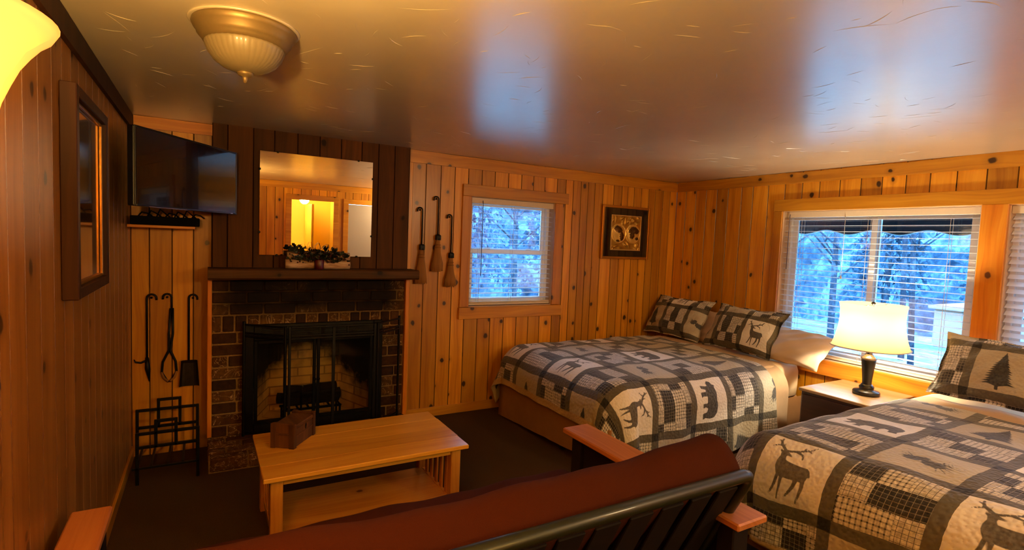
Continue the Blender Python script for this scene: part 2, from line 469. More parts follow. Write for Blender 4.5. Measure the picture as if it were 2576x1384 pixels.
mb = MB().add([(XL - .05, YR - .1, H), (XR + .1, YR - .1, H), (XR + .1, YB + .1, H), (XL - .05, YB + .1, H)], [(0, 3, 2, 1)])
for k in range(520):        # raised plaster strokes
    cx, cyy = random.uniform(XL + .1, XR - .1), random.uniform(.2, YB - .1)
    L = random.uniform(.015, .065) * (1.6 if random.random() < .15 else 1); a = random.uniform(0, 2 * PI); bend = random.uniform(-.4, .4)
    w = random.uniform(.0008, .0018); hgt = random.uniform(.0007, .0016)
    rows = []
    for i in range(6):
        s = i / 5 - .5; an = a + bend * s
        px, py = cx + math.cos(an) * L * s * 2, cyy + math.sin(an) * L * s * 2
        ww = w * (1 - (2 * s) ** 2 * .9); hh = hgt * (1 - (2 * s) ** 2)
        nx, ny = -math.sin(an) * ww, math.cos(an) * ww
        rows.append([(px - nx, py - ny, H), (px, py, H - hh), (px + nx, py + ny, H)])
    mb.grid(np.array(rows), smooth=False)
struct('ceiling', mb, M_ceil, 'glossy tan plaster ceiling with raised brush strokes', fix=False)

# crown boards, baseboards, corner boards
def wavy_board(horiz, c, u0, u1, ztop, zbot, t, nrm, amp):
    mb = MB(); n = max(2, int((u1 - u0) / .06)); rows = []
    for i in range(n + 1):
        u = u0 + (u1 - u0) * i / n
        zt = ztop - amp * (.5 + .5 * math.sin(u * 5.1) * math.sin(u * 2.3 + 1) + random.uniform(-.25, .25))
        q = [(0, zbot), (t, zbot), (t, zt), (0, zt)]
        rows.append([(u, c + nrm * d, z) if horiz == 'x' else (c + nrm * d, u, z) for d, z in q])
    mb.grid(np.array(rows), closed=True, smooth=False, tint=random.random()); return mb
struct('trim_back', wavy_board('x', YB, 1.48, XR, H, 2.245, .018, -1, .006), M_pine_h, 'flat pine board along the top of the back wall')
struct('trim_right', wavy_board('y', XR, YR, YB, H, 2.245, .018, -1, .012), M_pine_h, 'flat pine board along the top of the right wall')
struct('trim_left', wavy_board('y', XL, YR, YB, H, 2.255, .018, 1, .004), M_frame_dark, 'dark board along the top of the left wall')
struct('trim_alcove', wavy_board('x', YB, XL + .02, .04, H, 2.27, .018, -1, .004), M_pine_orange, 'orange board at the top of the alcove beside the chimney')
struct('trim_rear', wavy_board('x', YR, XL, XR, H, 2.24, .018, 1, .006), M_pine_h, 'flat pine board along the top of the rear wall')
struct('baseboard_back', MB().box(1.48, 2.5, YB - .016, YB, 0, .085, .003, .3).box(2.5, XR, YB - .016, YB, 0, .085), M_pine_h, 'pine baseboard along the back wall')
struct('baseboard_left', MB().box(XL, XL + .016, YR, YB, 0, .08, .003, .5), M_pine_h, 'pine baseboard along the left wall')
struct('baseboard_right', MB().box(XR - .016, XR, YR, YB, 0, .085), M_pine_h, 'pine baseboard along the right wall')
struct('trim_corner', MB().box(1.482, 1.535, YB - .022, YB, .085, 2.245, .004, .8), M_pine_v, 'narrow upright pine board beside the chimney')

# chimney breast: boards above the mantel, sides of wood
BY = 4.33
mb = boards('x', BY, [.04, .135, .30, .44, .60, .76, .92, 1.08, 1.215, 1.35, 1.48], 1.26, H, [], -1, MB())
mb.add([(.04, BY, 1.26), (.04, YB, 1.26), (.04, YB, H), (.04, BY, H)], [(0, 1, 2, 3)], .6)
mb.add([(1.48, BY, 1.26), (1.48, YB, 1.26), (1.48, YB, H), (1.48, BY, H)], [(0, 1, 2, 3)], .6)
struct('wall_chimney', mb, M_pine_dark, 'dark brown boarded chimney front above the mantel', fix=False)
mb = MB().box(.012, .04, 4.27, YB, .115, 1.27, .004, .7)
struct('trim_hearth_left', mb, M_pine_orange_v, 'orange upright board left of the brick')
mb = MB().box(1.452, 1.485, 4.27, YB, 0, 1.27, .004, .3)
struct('trim_hearth_right', mb, M_pine_orange_v, 'orange upright board right of the brick')

# ------------------------------------------------------------------ windows
def frame_boxes(mb, horiz, c0, c1, a0, a1, z0, z1, w, tint=.5, M=None):
    def B(u0, u1, s, e):
        if horiz == 'x': mb.box(u0, u1, c0, c1, s, e, .003, tint, M)
        else: mb.box(c0, c1, u0, u1, s, e, .003, tint, M)
    B(a0, a0 + w, z0, z1); B(a1 - w, a1, z0, z1); B(a0 + w, a1 - w, z0, z0 + w); B(a0 + w, a1 - w, z1 - w, z1)
    return mb
M_jamb = simple('whitewashed_jamb', '#c8a888', .6, bump=.2, bscale=12, var=.2)
def window(n, horiz, c, a0, a1, z0, z1, mullion, hung, label):
    mb = MB()
    def B(m, u0, u1, d0, d1, s, e, t=.5, b=.003):
        if horiz == 'x': m.box(u0, u1, c + d0, c + d1, s, e, b, t)
        else: m.box(c + d0, c + d1, u0, u1, s, e, b, t)
    frame_boxes(mb, horiz, c + .085, c + .15, a0, a1, z0, z1, .035)
    w = struct('window_%d' % n, mb, M_white, label)
    jb = MB()
    B(jb, a0 - .012, a0 + .004, -.002, .15, z0, z1); B(jb, a1 - .004, a1 + .012, -.002, .15, z0, z1)
    B(jb, a0, a1, -.002, .15, z1 - .004, z1 + .012); B(jb, a0, a1, -.002, .15, z0 - .012, z0 + .004)
    obj('window_jamb', jb, M_jamb, w)
    sb = MB(); pb = MB()
    if hung:
        zm = (z0 + z1) / 2 + .01
        frame_boxes(sb, horiz, c + .09, c + .115, a0 + .035, a1 - .035, z0 + .035, zm + .02, .04)
        frame_boxes(sb, horiz, c + .118, c + .14, a0 + .035, a1 - .035, zm - .02, z1 - .035, .04)
        obj('window_sash', sb, M_white, w)
        B(pb, a0 + .075, a1 - .075, .100, .104, z0 + .075, zm - .02, .5, 0); B(pb, a0 + .075, a1 - .075, .127, .131, zm + .02, z1 - .075, .5, 0)
        obj('window_pane', pb, M_pane, w)
        lk = MB(); B(lk, a0 + .2, a0 + .26, .085, .10, zm + .02, zm + .035); B(lk, a1 - .26, a1 - .2, .085, .10, zm + .02, zm + .035)
        obj('sash_lock', lk, M_tape, w)
    else:
        frame_boxes(sb, horiz, c + .09, c + .115, a0 + .035, mullion + .03, z0 + .035, z1 - .035, .045)
        frame_boxes(sb, horiz, c + .116, c + .14, mullion - .03, a1 - .035, z0 + .035, z1 - .035, .045)
        obj('window_sash', sb, M_white, w)
        B(pb, a0 + .08, mullion - .015, .100, .104, z0 + .08, z1 - .08, .5, 0); B(pb, mullion + .015, a1 - .08, .127, .131, z0 + .08, z1 - .08, .5, 0)
        obj('window_pane', pb, M_pane, w)
    return w, B
w1, B1 = window(1, 'x', YB, *W1, None, True, 'small double hung window in the back wall')
cs = MB(); B1(cs, 2.007, 3.175, -.026, 0, 2.0, 2.105, .2)
obj('window_casing', cs, M_pine_h, w1)
for (a, b, tt) in ((2.007, 2.10, .6), (3.02, 3.112, .85)):
    cs = MB(); B1(cs, a, b, -.02, 0, .985, 2.0, tt); obj('window_casing', cs, M_casing_v, w1)
cs = MB(); B1(cs, 2.0, 3.14, -.03, .0, .875, .982, .9)
obj('window_sill', cs, M_pine_h, w1)
w2, B2 = window(2, 'y', XR, *W2, 2.33, False, 'wide sliding window above the nightstand')
cs = MB(); B2(cs, 1.46, 1.606, -.02, 0, .56, 2.0, .5)
obj('window_casing', cs, M_pine_orange_v, w2)
cs = MB(); B2(cs, -.1, 3.18, -.02, 0, 1.992, 2.10, .4)
obj('window_casing', cs, M_pine_h, w2)
cs = MB(); B2(cs, 3.094, 3.18, -.02, 0, .56, 1.99, .2)
obj('window_casing', cs, M_casing_v, w2)
cs = MB(); B2(cs, -.1, 3.16, -.03, 0, .545, .676, .7)
obj('window_sill', cs, M_pine_orange, w2)
w3, B3 = window(3, 'y', XR, *W3, .72, False, 'second wide window cut by the right edge')

# blinds (each one hangs inside its window)
M_slat_warm = simple('blind_rail', '#d8c8b0', .5, var=.05)
M_wand = simple('blind_wand', '#5a5060', .3)
def blind(horiz, c, a0, a1, z0, z1, tilt, label, pitch=.047, depth=.046, wand=None, cords=(.12, .5, .88), group=None, chain=None):
    root = thing('window_blind', label, 'blind', (a0, c, z1) if horiz == 'x' else (c, a0, z1), group)
    def B(m, u0, u1, d0, d1, s, e, b=.002):
        if horiz == 'x': m.box(u0, u1, c + d0, c + d1, s, e, b)
        else: m.box(c + d0, c + d1, u0, u1, s, e, b)
    m = MB(); B(m, a0 + .006, a1 - .006, .008, .062, z1 - .058, z1 - .006); obj('headrail', m, M_slat_warm, root)
    m = MB(); B(m, a0 + .01, a1 - .01, .012, .058, z0 + .012, z0 + .03); B(m, a0 + .01, a1 - .01, .014, .056, z0 + .032, z0 + .044); obj('bottom_rail', m, M_slat_warm, root)
    m = MB(); z = z0 + .075; t = math.radians(tilt)
    while z < z1 - .07:
        dy, dz = depth / 2 * math.cos(t), depth / 2 * math.sin(t)
        for (o1, o2) in ((0, 0),):
            q = []
            for k in range(5):
                s = k / 4 * 2 - 1; crown = .002 * (1 - s * s)
                for uu_ in (a0 + .012, a1 - .012):
                    d = .035 + dy * s; zz = z + dz * s + crown
                    q.append((uu_, c + d, zz) if horiz == 'x' else (c + d, uu_, zz))
            m.add(q, [(2 * k, 2 * k + 1, 2 * k + 3, 2 * k + 2) for k in range(4)], .5, True)
        z += pitch
    obj('slats', m, M_slat, root, fix=False)
    m = MB()
    for fr in cords:
        u = a0 + (a1 - a0) * fr
        for d in (.012, .058):
            p = [(u, c + d, z0 + .03), (u, c + d, z1 - .05)] if horiz == 'x' else [(c + d, u, z0 + .03), (c + d, u, z1 - .05)]
            m.tube(p, .0016, 5)
    obj('cord', m, M_tape, root)
    if wand:
        u = a0 + (a1 - a0) * wand[0]
        p = [(u, c + .0, z1 - .03), (u + .0, c - .004, z1 - .06), (u, c - .004, wand[1])] if horiz == 'x' else [(c, u, z1 - .03), (c - .004, u, z1 - .06), (c - .004, u, wand[1])]
        m = MB().tube(p, .004, 6); obj('wand', m, M_wand, root)
    if chain:
        u = a0 + (a1 - a0) * chain[0]
        p = [(c + .002, u, z1 - .05), (c + .002, u, chain[1])]
        m = MB().tube(p, .002, 5); m.lathe([(.001, .03), (.006, .02), (.008, 0), (.001, -.002)], 8, (c + .002, u, chain[1] - .02)); obj('pull_cord', m, M_tape, root)
    return root
blind('x', YB, *W1, 8, 'white blind in the small back wall window with a thin dark wand', wand=(.13, 1.27))
blind('y', XR, *W2, 6, 'white blind in the wide window behind the lit lamp', pitch=.05, wand=(.955, 1.45), chain=(.62, 1.42))
blind('y', XR, *W3, 38, 'white blind with tilted slats in the window cut by the right edge', pitch=.05)

# ------------------------------------------------------------------ fireplace
def mk_soot():
    t = NT('sooty_firebrick'); o, x = t.xyz()
    n = t.noise(o, 9.0, 4, .6)
    br = t.n('ShaderNodeTexBrick', {'Vector': t.comb(t.math('ADD', x[0], x[1]), x[2]), 'Scale': 1.0, 'Color1': lin('#e0b864'), 'Color2': lin('#c89c50'), 'Mortar': lin('#a07c40'),
              'Mortar Size': .006, 'Brick Width': .22, 'Row Height': .075})
    d = t.math('ADD', t.math('MULTIPLY', t.math('ABSOLUTE', x[0]), 1.1), t.math('MULTIPLY', x[2], 1.3))
    d = t.math('ADD', d, t.math('MULTIPLY', t.math('SUBTRACT', n, .5), .5))
    k = t.ramp(d, [(.74, (0, 0, 0)), (1.0, (1, 1, 1))])
    t.bsdf(base=t.mix(k, br.outputs[0], lin('#0a0806')), rough=.95); return t.m
M_soot = mk_soot()
fp = thing('fireplace', 'old brick fireplace with black doors under a wooden mantel', 'fireplace', (.75, 4.3, 0))
mb = MB(); mo = MB()
BF = 4.30
def brick(x0, x1, z0, z1, y=BF, d=.02):
    j = random.uniform(-.003, .003)
    mb.box(x0, x1, y + j, y + d + .02, z0, z1, .005, random.random())
def course(x0, x1, z0, z1, L, shift):
    x = x0 - L * shift
    while x < x1 - .01:
        a, b = max(x, x0), min(x + L - .012, x1)
        if b - a > .02: brick(a, b, z0, z1)
        x += L
z = .103; row = 0
while z < .84:
    for (a, b) in ((.043, FB[0]), (FB[1], 1.449)):
        course(a, b, z, z + .0735, .235 if row % 3 else .15, 0.0 if row % 2 else .3)
    z += .0855; row += 1
course(.043, 1.449, z, z + .112, .082, .2); z += .124
while z < 1.24:
    course(.043, 1.449, z, min(z + .0735, 1.262), .225, .5 if row % 2 else 0.0); z += .0855; row += 1
mo.box(.04, FB[0], BF + .008, BY + .02, .1, 1.262, 0); mo.box(FB[1], 1.452, BF + .008, BY + .02, .1, 1.262, 0); mo.box(FB[0], FB[1], BF + .008, BY + .02, FB[3], 1.262, 0)
obj('brick_face', mb, M_brick, fp); obj('mortar', mo, M_mortar, fp)
mb = MB(); mo = MB()
x = .0; HY = 3.89
for (a, b) in ((.03, .25), (.26, .47), (.48, .69), (.70, .91), (.92, 1.13), (1.14, 1.34), (1.35, 1.46)):
    mb.box(a, b, HY + random.uniform(0, .006), HY + .1, .012, .098, .006, random.random())
for r in range(4):
    y0 = HY + .105 + r * .1; x = .02 + (0 if r % 2 else -.1)
    while x < 1.45:
        a, b = max(x, .015), min(x + .2, 1.465)
        if b - a > .03: mb.box(a, b, y0, min(y0 + .09, BF), .02, .102 + random.uniform(-.003, .003), .007, random.random())
        x += .212
mo.box(.02, 1.46, HY + .012, BF, 0, .092, .003)
obj('hearth', mb, M_brick, fp); obj('hearth_mortar', mo, M_mortar, fp)
fbx = MB()          # firebox
b0 = [(.28, .1, 4.33), (1.22, .1, 4.33), (1.22, .86, 4.33), (.28, .86, 4.33)]; b1 = [(.46, .1, 4.80), (1.04, .1, 4.80), (1.04, .72, 4.80), (.46, .72, 4.80)]
V = [(x, y, z) for (x, z, y) in b0 + b1]
fbx.add(V, [(4, 5, 6, 7), (0, 1, 5, 4), (1, 2, 6, 5), (2, 3, 7, 6), (3, 0, 4, 7)])
obj('firebox', fbx, M_soot, fp, fix=False)
mb = MB()           # black metal front
DY0, DY1 = 4.268, 4.30
for (a, b, s, e) in ((.235, .31, .102, .92), (1.19, 1.265, .102, .92), (.31, 1.19, .80, .92), (.31, 1.19, .102, .17)): mb.box(a, b, DY0, DY1, s, e, .004)
for k in range(5): mb.box(.36, 1.14, DY0 - .004, DY0, .825 + k * .018, .833 + k * .018, .001)
obj('door_frame', mb, M_black, fp)
def mk_doorglass():
    t = NT('smoked_glass'); tr = t.n('ShaderNodeBsdfTransparent', {'Color': (.95, .9, .8, 1)}); gl = t.n('ShaderNodeBsdfGlossy', {'Roughness': .08, 'Color': (.5, .5, .5, 1)})
    fr = t.n('ShaderNodeFresnel', {'IOR': 1.45})
    t.surf(t.n('ShaderNodeMixShader', {0: fr.outputs[0], 1: tr.outputs[0], 2: gl.outputs[0]}).outputs[0]); return t.m
M_dglass = mk_doorglass()
for (a, b) in ((.312, .748), (.752, 1.188)):
    mb = frame_boxes(MB(), 'x', 4.274, 4.29, a, b, .172, .798, .025)
    d = obj('glass_door', mb, M_black, fp)
    pn = MB().box(a + .025, b - .025, 4.280, 4.284, .197, .773, 0); obj('door_glass', pn, M_dglass, d)
    kn = MB().lathe([(.0, .0), (.012, .002), (.012, .012), (.005, .02), (.005, .03)], 12, M=Matrix.Translation(((b - .012) if a < .5 else (a + .012), 4.25, .48)) @ Matrix.Rotation(-PI / 2, 4, 'X')); obj('knob', kn, M_black, d)

mt = thing('mantel_shelf', 'thick weathered wooden mantel shelf above the bricks', 'mantel', (.75, 4.2, 1.262))
mb = MB(); n = 30; rows = []
for i in range(n + 1):
    x = .014 + (1.512 - .014) * i / n; w = .004 * math.sin(x * 9) + random.uniform(-.002, .002)
    rows.append([(x, 4.12 + w, 1.268), (x, 4.112 + w, 1.276), (x, 4.112 + w, 1.330), (x, 4.122 + w, 1.338), (x, BY, 1.338), (x, BY, 1.262), (x, 4.13, 1.262)])
mb.grid(np.array(rows), closed=True, smooth=False)
mb.f.append(tuple(range(7))); mb.t.append(.5); mb.sm.append(False); mb.f.append(tuple(n * 7 + k for k in range(7))); mb.t.append(.5); mb.sm.append(False)
obj('shelf_board', mb, M_mantel, mt)

# logs and their grate behind the glass
gr = thing('fire_grate', 'black iron grate with upright andirons inside the firebox', 'grate', (.75, 4.5, .1))
mb = MB()
for y in (4.42, 4.56): mb.box(.52, .98, y, y + .018, .19, .208, .003)
for k in range(6): mb.box(.55 + k * .08, .565 + k * .08, 4.40, 4.60, .208, .222, .003)
obj('grate_bars', mb, M_black, gr)
for x in (.53, .96):
    for y in (4.425, 4.565): obj('leg', MB().box(x, x + .016, y, y + .014, .1005, .19, .002), M_black, gr)
mb = MB().tube([(.66, 4.395, .2), (.66, 4.39, .36), (.66, 4.39, .40)], [.008, .007, .014], 8); obj('andiron_post', mb, M_black, gr)
def log(name, p0, p1, r, label):
    mb = MB(); p0, p1 = Vector(p0), Vector(p1); pts = [p0.lerp(p1, k / 8) + Vector((0, random.uniform(-.006, .006), random.uniform(-.006, .006))) for k in range(9)]
    mb.tube(pts, [r * random.uniform(.88, 1.1) for _ in pts], 12)
    return tag(obj(name, mb, M_char, None), label, 'log')
log('charred_log', (.54, 4.43, .27), (.96, 4.44, .27), .038, 'front charred log lying across the fire grate')
log('charred_log', (.50, 4.54, .272), (.99, 4.555, .272), .043, 'thicker charred log at the back of the fire grate')
log('charred_log', (.56, 4.49, .352), (.95, 4.50, .345), .034, 'topmost charred log resting on the two grate logs')

# folding screen on the hearth
def mk_mesh():
    t = NT('spark_mesh'); tr = t.n('ShaderNodeBsdfTransparent'); d = t.n('ShaderNodeBsdfDiffuse', {'Color': (.006, .006, .008, 1)})
    t.surf(t.n('ShaderNodeMixShader', {0: .2, 1: tr.outputs[0], 2: d.outputs[0]}).outputs[0]); return t.m
M_mesh = mk_mesh()
sc = thing('fire_screen', 'black folding mesh fire screen standing on the hearth', 'fire screen', (.82, 4.05, .103))
A, B_, C_, D_ = (.235, 4.245), (.50, 4.02), (1.15, 4.02), (1.40, 4.245)
def panel(p, q, post_l, post_r, mid):
    mb = MB(); p, q = Vector((*p, 0)), Vector((*q, 0)); Z = lambda v, z: Vector((v.x, v.y, z))
    t = .008
    L = (q - p).length; ang = math.atan2(q.y - p.y, q.x - p.x); M = Matrix.Translation((p.x, p.y, 0)) @ Matrix.Rotation(ang, 4, 'Z')
    mb.box(0, .018, -t, t, .104, .955 if post_l else .94, .003, M=M); mb.box(L - .018, L, -t, t, .104, .955 if post_r else .94, .003, M=M)
    for z in (.925, .865, .843, .135): mb.box(.018, L - .018, -t * .8, t * .8, z, z + .012, .002, M=M)
    if mid:
        mb.box(L / 2 - .011, L / 2 + .011, -t, t, .135, .925, .002, M=M)
        for s in (-1, 1): mb.box(L / 2 + s * .1 - .006, L / 2 + s * .1 + .006, -t * .8, t * .8, .877, .925, .002, M=M)
        mb.box(.018, L / 2 - .1, -t * .6, t * .6, .893, .900, .001, M=M); mb.box(L / 2 + .1, L - .018, -t * .6, t * .6, .893, .900, .001, M=M)
    o = obj('screen_panel', mb, M_black, sc)
    ms = MB().add([(.018, 0, .147), (L - .018, 0, .147), (L - .018, 0, .843), (.018, 0, .843)], [(0, 1, 2, 3)], M=M); obj('wire_mesh', ms, M_mesh, o)
panel(A, B_, True, False, False); panel((B_[0] + .012, B_[1] - .004), (C_[0] - .012, C_[1] - .004), False, False, True); panel(C_, D_, False, True, False)

# ------------------------------------------------------------------ mirror and mantel decoration
mr = thing('wall_mirror', 'frameless rectangular wall mirror above the mantel', 'mirror', (.75, 4.325, 1.43))
Mt = Matrix.Translation((.75, 4.322, 1.432)) @ Matrix.Rotation(math.radians(.62), 4, 'X') @ Matrix.Translation((-.75, -4.322, -1.432))
obj('mirror_glass', MB().box(.34, 1.165, 4.318, 4.323, 1.432, 2.192, .0012, M=Mt), M_mirror, mr)
for (x, z) in ((.46, 1.432), (1.05, 1.432), (.46, 2.192), (1.05, 2.192), (.34, 1.60), (.34, 2.06), (1.165, 1.60), (1.165, 2.06)):
    obj('mirror_clip', MB().box(x - .008, x + .008, 4.308, 4.3225, z - .008, z + .008, .003), M_black, mr)

ctr = thing('birch_log_arrangement', 'pair of stacked birch logs with dark leaves and red ribbon on the mantel', 'decoration', (.73, 4.2, 1.338))
for (x0, x1, z, y, r) in ((.505, .965, 1.3745, 4.185, .036), (.52, .97, 1.435, 4.215, .031)):
    mb = MB(); n = 14
    mb.tube([(x0 + (x1 - x0) * k / n, y, z) for k in range(n + 1)], [r * random.uniform(.95, 1.0) for _ in range(n + 1)], 16); obj('birch_log', mb, M_birch, ctr)
for x in (.60, .82): obj('log_peg', MB().box(x, x + .06, 4.195, 4.225, 1.40, 1.412, .001), M_birch, ctr)
mb = MB().lathe([(.03, 0), (.034, .01), (.036, .07), (.032, .075), (.03, .07)], 20, (.735, 4.145, 1.3385)); obj('candle_cup', mb, M_ribbon, ctr)
def leaf(mb, p, d, L, w):
    d = Vector(d).normalized(); up = Vector((random.uniform(-.5, .5), random.uniform(-1, -.2), random.uniform(0, 1))); s = d.cross(up).normalized(); nn = s.cross(d)
    p = Vector(p)
    pts = [p, p + d * L * .3 + s * w * .5 + nn * L * .05, p + d * L * .45 + s * w * .28, p + d * L * .65 + s * w * .45 + nn * L * .06, p + d * L, p + d * L * .65 - s * w * .45 + nn * L * .06, p + d * L * .45 - s * w * .28, p + d * L * .3 - s * w * .5 + nn * L * .05, p + d * L * .5 - nn * L * .03]
    mb.add(pts, [(0, 1, 8), (1, 2, 8), (2, 3, 8), (3, 4, 8), (4, 5, 8), (5, 6, 8), (6, 7, 8), (7, 0, 8)], random.random(), False)
mb = MB(); mbr = MB()
for k in range(230):
    x = .735 + random.gauss(0, .085); x = min(.93, max(.525, x))
    y = random.uniform(4.13, 4.20); z = 1.43 + random.uniform(-.02, .035) - abs(x - .735) * .12
    leaf(mb, (x, y, z), (random.uniform(-1, 1) + (x - .735) * 5, random.uniform(-.9, .2), random.uniform(-.5, .8)), random.uniform(.02, .042), random.uniform(.015, .03))
for (x, z) in ((.562, 1.475), (.60, 1.47), (.615, 1.49), (.585, 1.455), (.86, 1.455), (.895, 1.445), (.84, 1.47), (.915, 1.43), (.63, 1.45)):
    for q in range(4): leaf(mb, (x, 4.16, z), (random.uniform(-1, 1), random.uniform(-.6, .1), random.uniform(.1, 1)), .042, .034)
obj('leaves', mb, M_leaf, ctr, fix=False)['kind'] = 'stuff'
for k in range(70):
    x = .735 + random.gauss(0, .10); x = min(.95, max(.515, x)); mbr.lathe([(0, -.006), (.005, -.004), (.006, 0), (.004, .005), (0, .006)], 6, (x, random.uniform(4.12, 4.16), 1.445 + random.uniform(-.05, .03) - abs(x - .735) * .1))
obj('berries', mbr, M_berry, ctr)['kind'] = 'stuff'
for (x, l, lean) in ((.685, .045, -.25), (.72, .055, .05), (.755, .058, .45), (.80, .055, .8), (.66, .04, -.6)):
    rows = []
    for k in range(15):
        t = 2 * PI * k / 14; a = math.sin(t) * .018; b = (1 - math.cos(t)) / 2 * l * 1.5
        cx = x + math.sin(lean) * b + math.cos(lean) * a; cz = 1.45 + math.cos(lean) * b - math.sin(lean) * a
        rows.append([(cx, 4.125, cz), (cx, 4.15, cz)])
    obj('ribbon_loop', MB().grid(np.array(rows)), M_ribbon, ctr, fix=False)

# ------------------------------------------------------------------ hanging tools
def hook_path(x, y, ztop, r, d):       # a hooked handle end, in the wall plane
    return [(x + d * r * (1 - math.cos(t)) * 1.0, y, ztop - r + r * math.sin(t)) for t in [PI * k / 8 for k in range(9)]][::-1]
def handle(mb, x, y, z0, ztop, r, d, th=.007):
    pts = hook_path(x, y, ztop, r, d)
    tip = pts[0]; pts = [(tip[0], tip[1], tip[2] - .012)] + pts + [(x, y, ztop - r - .03), (x, y, z0)]
    mb.tube(pts, th, 8)
def nail(x, y, z): return MB().lathe([(.008, 0), (.008, .004), (.003, .005), (.003, .028), (0.0, .028)], 8, M=Matrix.Translation((x, y - .02, z)) @ Matrix.Rotation(-PI / 2, 4, 'X'))
TY = YB - .014
t = thing('fire_poker', 'iron fire poker with side hook, leftmost of the tools in the alcove', 'poker', (-.335, TY, .53), 'fire tools on the alcove wall')
mb = MB(); handle(mb, -.350, TY, .62, 1.14, .028, 1)
obj('handle', mb, M_black, t); obj('nail', nail(-.322, YB - .006, 1.118), M_black, t)
mb = MB().tube([(-.350, TY, .70), (-.346, TY, .62), (-.336, TY, .53)], [.010, .017, .004], 8); mb.tube([(-.347, TY, .68), (-.385, TY, .664), (-.415, TY - .004, .672), (-.424, TY - .004, .69)], [.008, .007, .006, .003], 8)
obj('point', mb, M_black, t)
t = thing('fire_tongs', 'iron fire tongs with pale curved jaws, between poker and shovel', 'tongs', (-.215, TY, .50), 'fire tools on the alcove wall')
mb = MB(); handle(mb, -.205, TY, 1.02, 1.142, .026, -1)
obj('handle', mb, M_black, t); obj('nail', nail(-.231, YB - .006, 1.12), M_black, t)
for s in (-1, 1):
    mb = MB().tube([(-.205 + s * .006, TY + s * .004, 1.04), (-.21 + s * .012, TY, .86), (-.218 + s * .004, TY - s * .002, .74), (-.22 + s * .038, TY, .66), (-.22 + s * .044, TY, .585), (-.22 + s * .02, TY, .535), (-.22 + s * .004, TY, .515)], [.008, .008, .009, .008, .008, .009, .007], 8); obj('arm', mb, M_black, t)
mb = MB()
for s in (-1, 1): mb.tube([(-.22 + s * .046, TY - .004, .59), (-.22 + s * .03, TY - .004, .545), (-.22 + s * .006, TY - .004, .52)], [.006, .009, .006], 8)
obj('jaw_tip', mb, M_straw, t)
t = thing('fire_shovel', 'iron ash shovel with flat square blade, rightmost of the alcove tools', 'shovel', (-.1, TY, .48), 'fire tools on the alcove wall')
mb = MB(); handle(mb, -.102, TY, .655, 1.135, .026, 1)
obj('handle', mb, M_black, t); obj('nail', nail(-.076, YB - .006, 1.112), M_black, t)
M_bl = simple('worn_shovel_steel', '#2e2416', .4, .7, bump=.4, bscale=30, var=.7)
rows = []
for i in range(9):
    z = .665 - i / 8 * .19; w = .05 + .012 * i / 8
    rows.append([(-.098 + w * s, TY - .006 - (.022 * max(0, abs(s) - .7) / .3 if True else 0) - (.01 if i == 0 else 0), z) for s in np.linspace(-1, 1, 9)])
g = np.array(rows); g2 = g + np.array([0, .004, 0]); mb = MB().grid(g, smooth=False).grid(g2[:, ::-1], smooth=False); obj('blade', mb, M_bl, t, fix=False)

def broom(x, zt, zf, zb, label):
    t = thing('hearth_broom', label, 'broom', (x, YB - .02, zb), 'little straw brooms left of the small window')
    mb = MB(); handle(mb, x, YB - .02, zf, zt, .023, -1, .0065); obj('handle', mb, M_black, t); obj('nail', nail(x - .024, YB - .002, zt - .02), M_black, t)
    obj('ferrule', MB().lathe([(.012, .045), (.022, .04), (.024, 0), (.02, -.004)], 12, (x, YB - .028, zf - .03)).box(x - .021, x + .021, YB - .05, YB - .008, zf - .035, zf + .008, .003), M_black, t)
    rows = []; n = 44; zs = [zf - .03, zf - .06, zf - .09, zf - .16, (zf + zb) / 2 - .06, zb + .06, zb]
    ws = [.018, .021, .026, .034, .046, .053, .058]
    for z, w in zip(zs, ws):
        dd = min(.024, w * .55)
        rows.append([(x - .012 * (zf - z) + w * math.cos(a) * (1 + random.uniform(-.06, .06)), YB - .027 + dd * math.sin(a), z + (random.uniform(-.014, .006) if z == zb else 0)) for a in [2 * PI * k / n for k in range(n)]])
    mb = MB().grid(np.array(rows), closed=True); mb.f.append(tuple(range(len(rows) * n - n, len(rows) * n))); mb.t.append(.5); mb.sm.append(False)
    br = obj('bristles', mb, M_straw, t)
    m2 = MB()
    for dz in (.075, .10): m2.lathe([(.0262 + (dz - .075) * .1, -.003), (.029 + (dz - .075) * .1, 0), (.0262 + (dz - .075) * .1, .003)], 16, (x - .012 * dz, YB - .027, zf - dz), M=None)
    obj('binding', m2, M_straw, br)
broom(1.628, 1.865, 1.535, 1.215, 'straw hearth broom hanging lowest at left, its bristles over the mantel end')
broom(1.775, 1.97, 1.625, 1.325, 'straw hearth broom hanging highest, between the other two brooms')
broom(1.905, 1.82, 1.47, 1.185, 'straw hearth broom hanging nearest the small window')

# log rack with stepped iron frames
t = thing('firewood_rack', 'black iron firewood rack of stepped squares in the alcove', 'firewood rack', (-.2, 4.1, 0))
def rect(mb, x0, x1, y, z0, z1, w=.016):
    mb.box(x0, x0 + w, y, y + w, z0, z1, .002); mb.box(x1 - w, x1, y, y + w, z0, z1, .002); mb.box(x0 + w, x1 - w, y, y + w, z1 - w, z1, .002)
mb = MB(); rect(mb, -.405, -.037, 4.27, 0.001, .372, .018); rect(mb, -.285, -.142, 4.27, .235, .437, .018); mb.box(-.387, -.055, 4.27, 4.288, .235, .253, .002); obj('back_frame', mb, M_black, t)
mb = MB(); rect(mb, -.372, -.03, 3.90, 0.001, .332, .018); rect(mb, -.275, -.15, 3.90, .228, .405, .018); mb.box(-.354, -.048, 3.90, 3.918, .228, .246, .002); obj('front_frame', mb, M_black, t)
mb = MB()
for x in (-.372, -.30, -.21, -.13, -.05): mb.box(x, x + .014, 3.918, 4.27, .10, .114, .002)
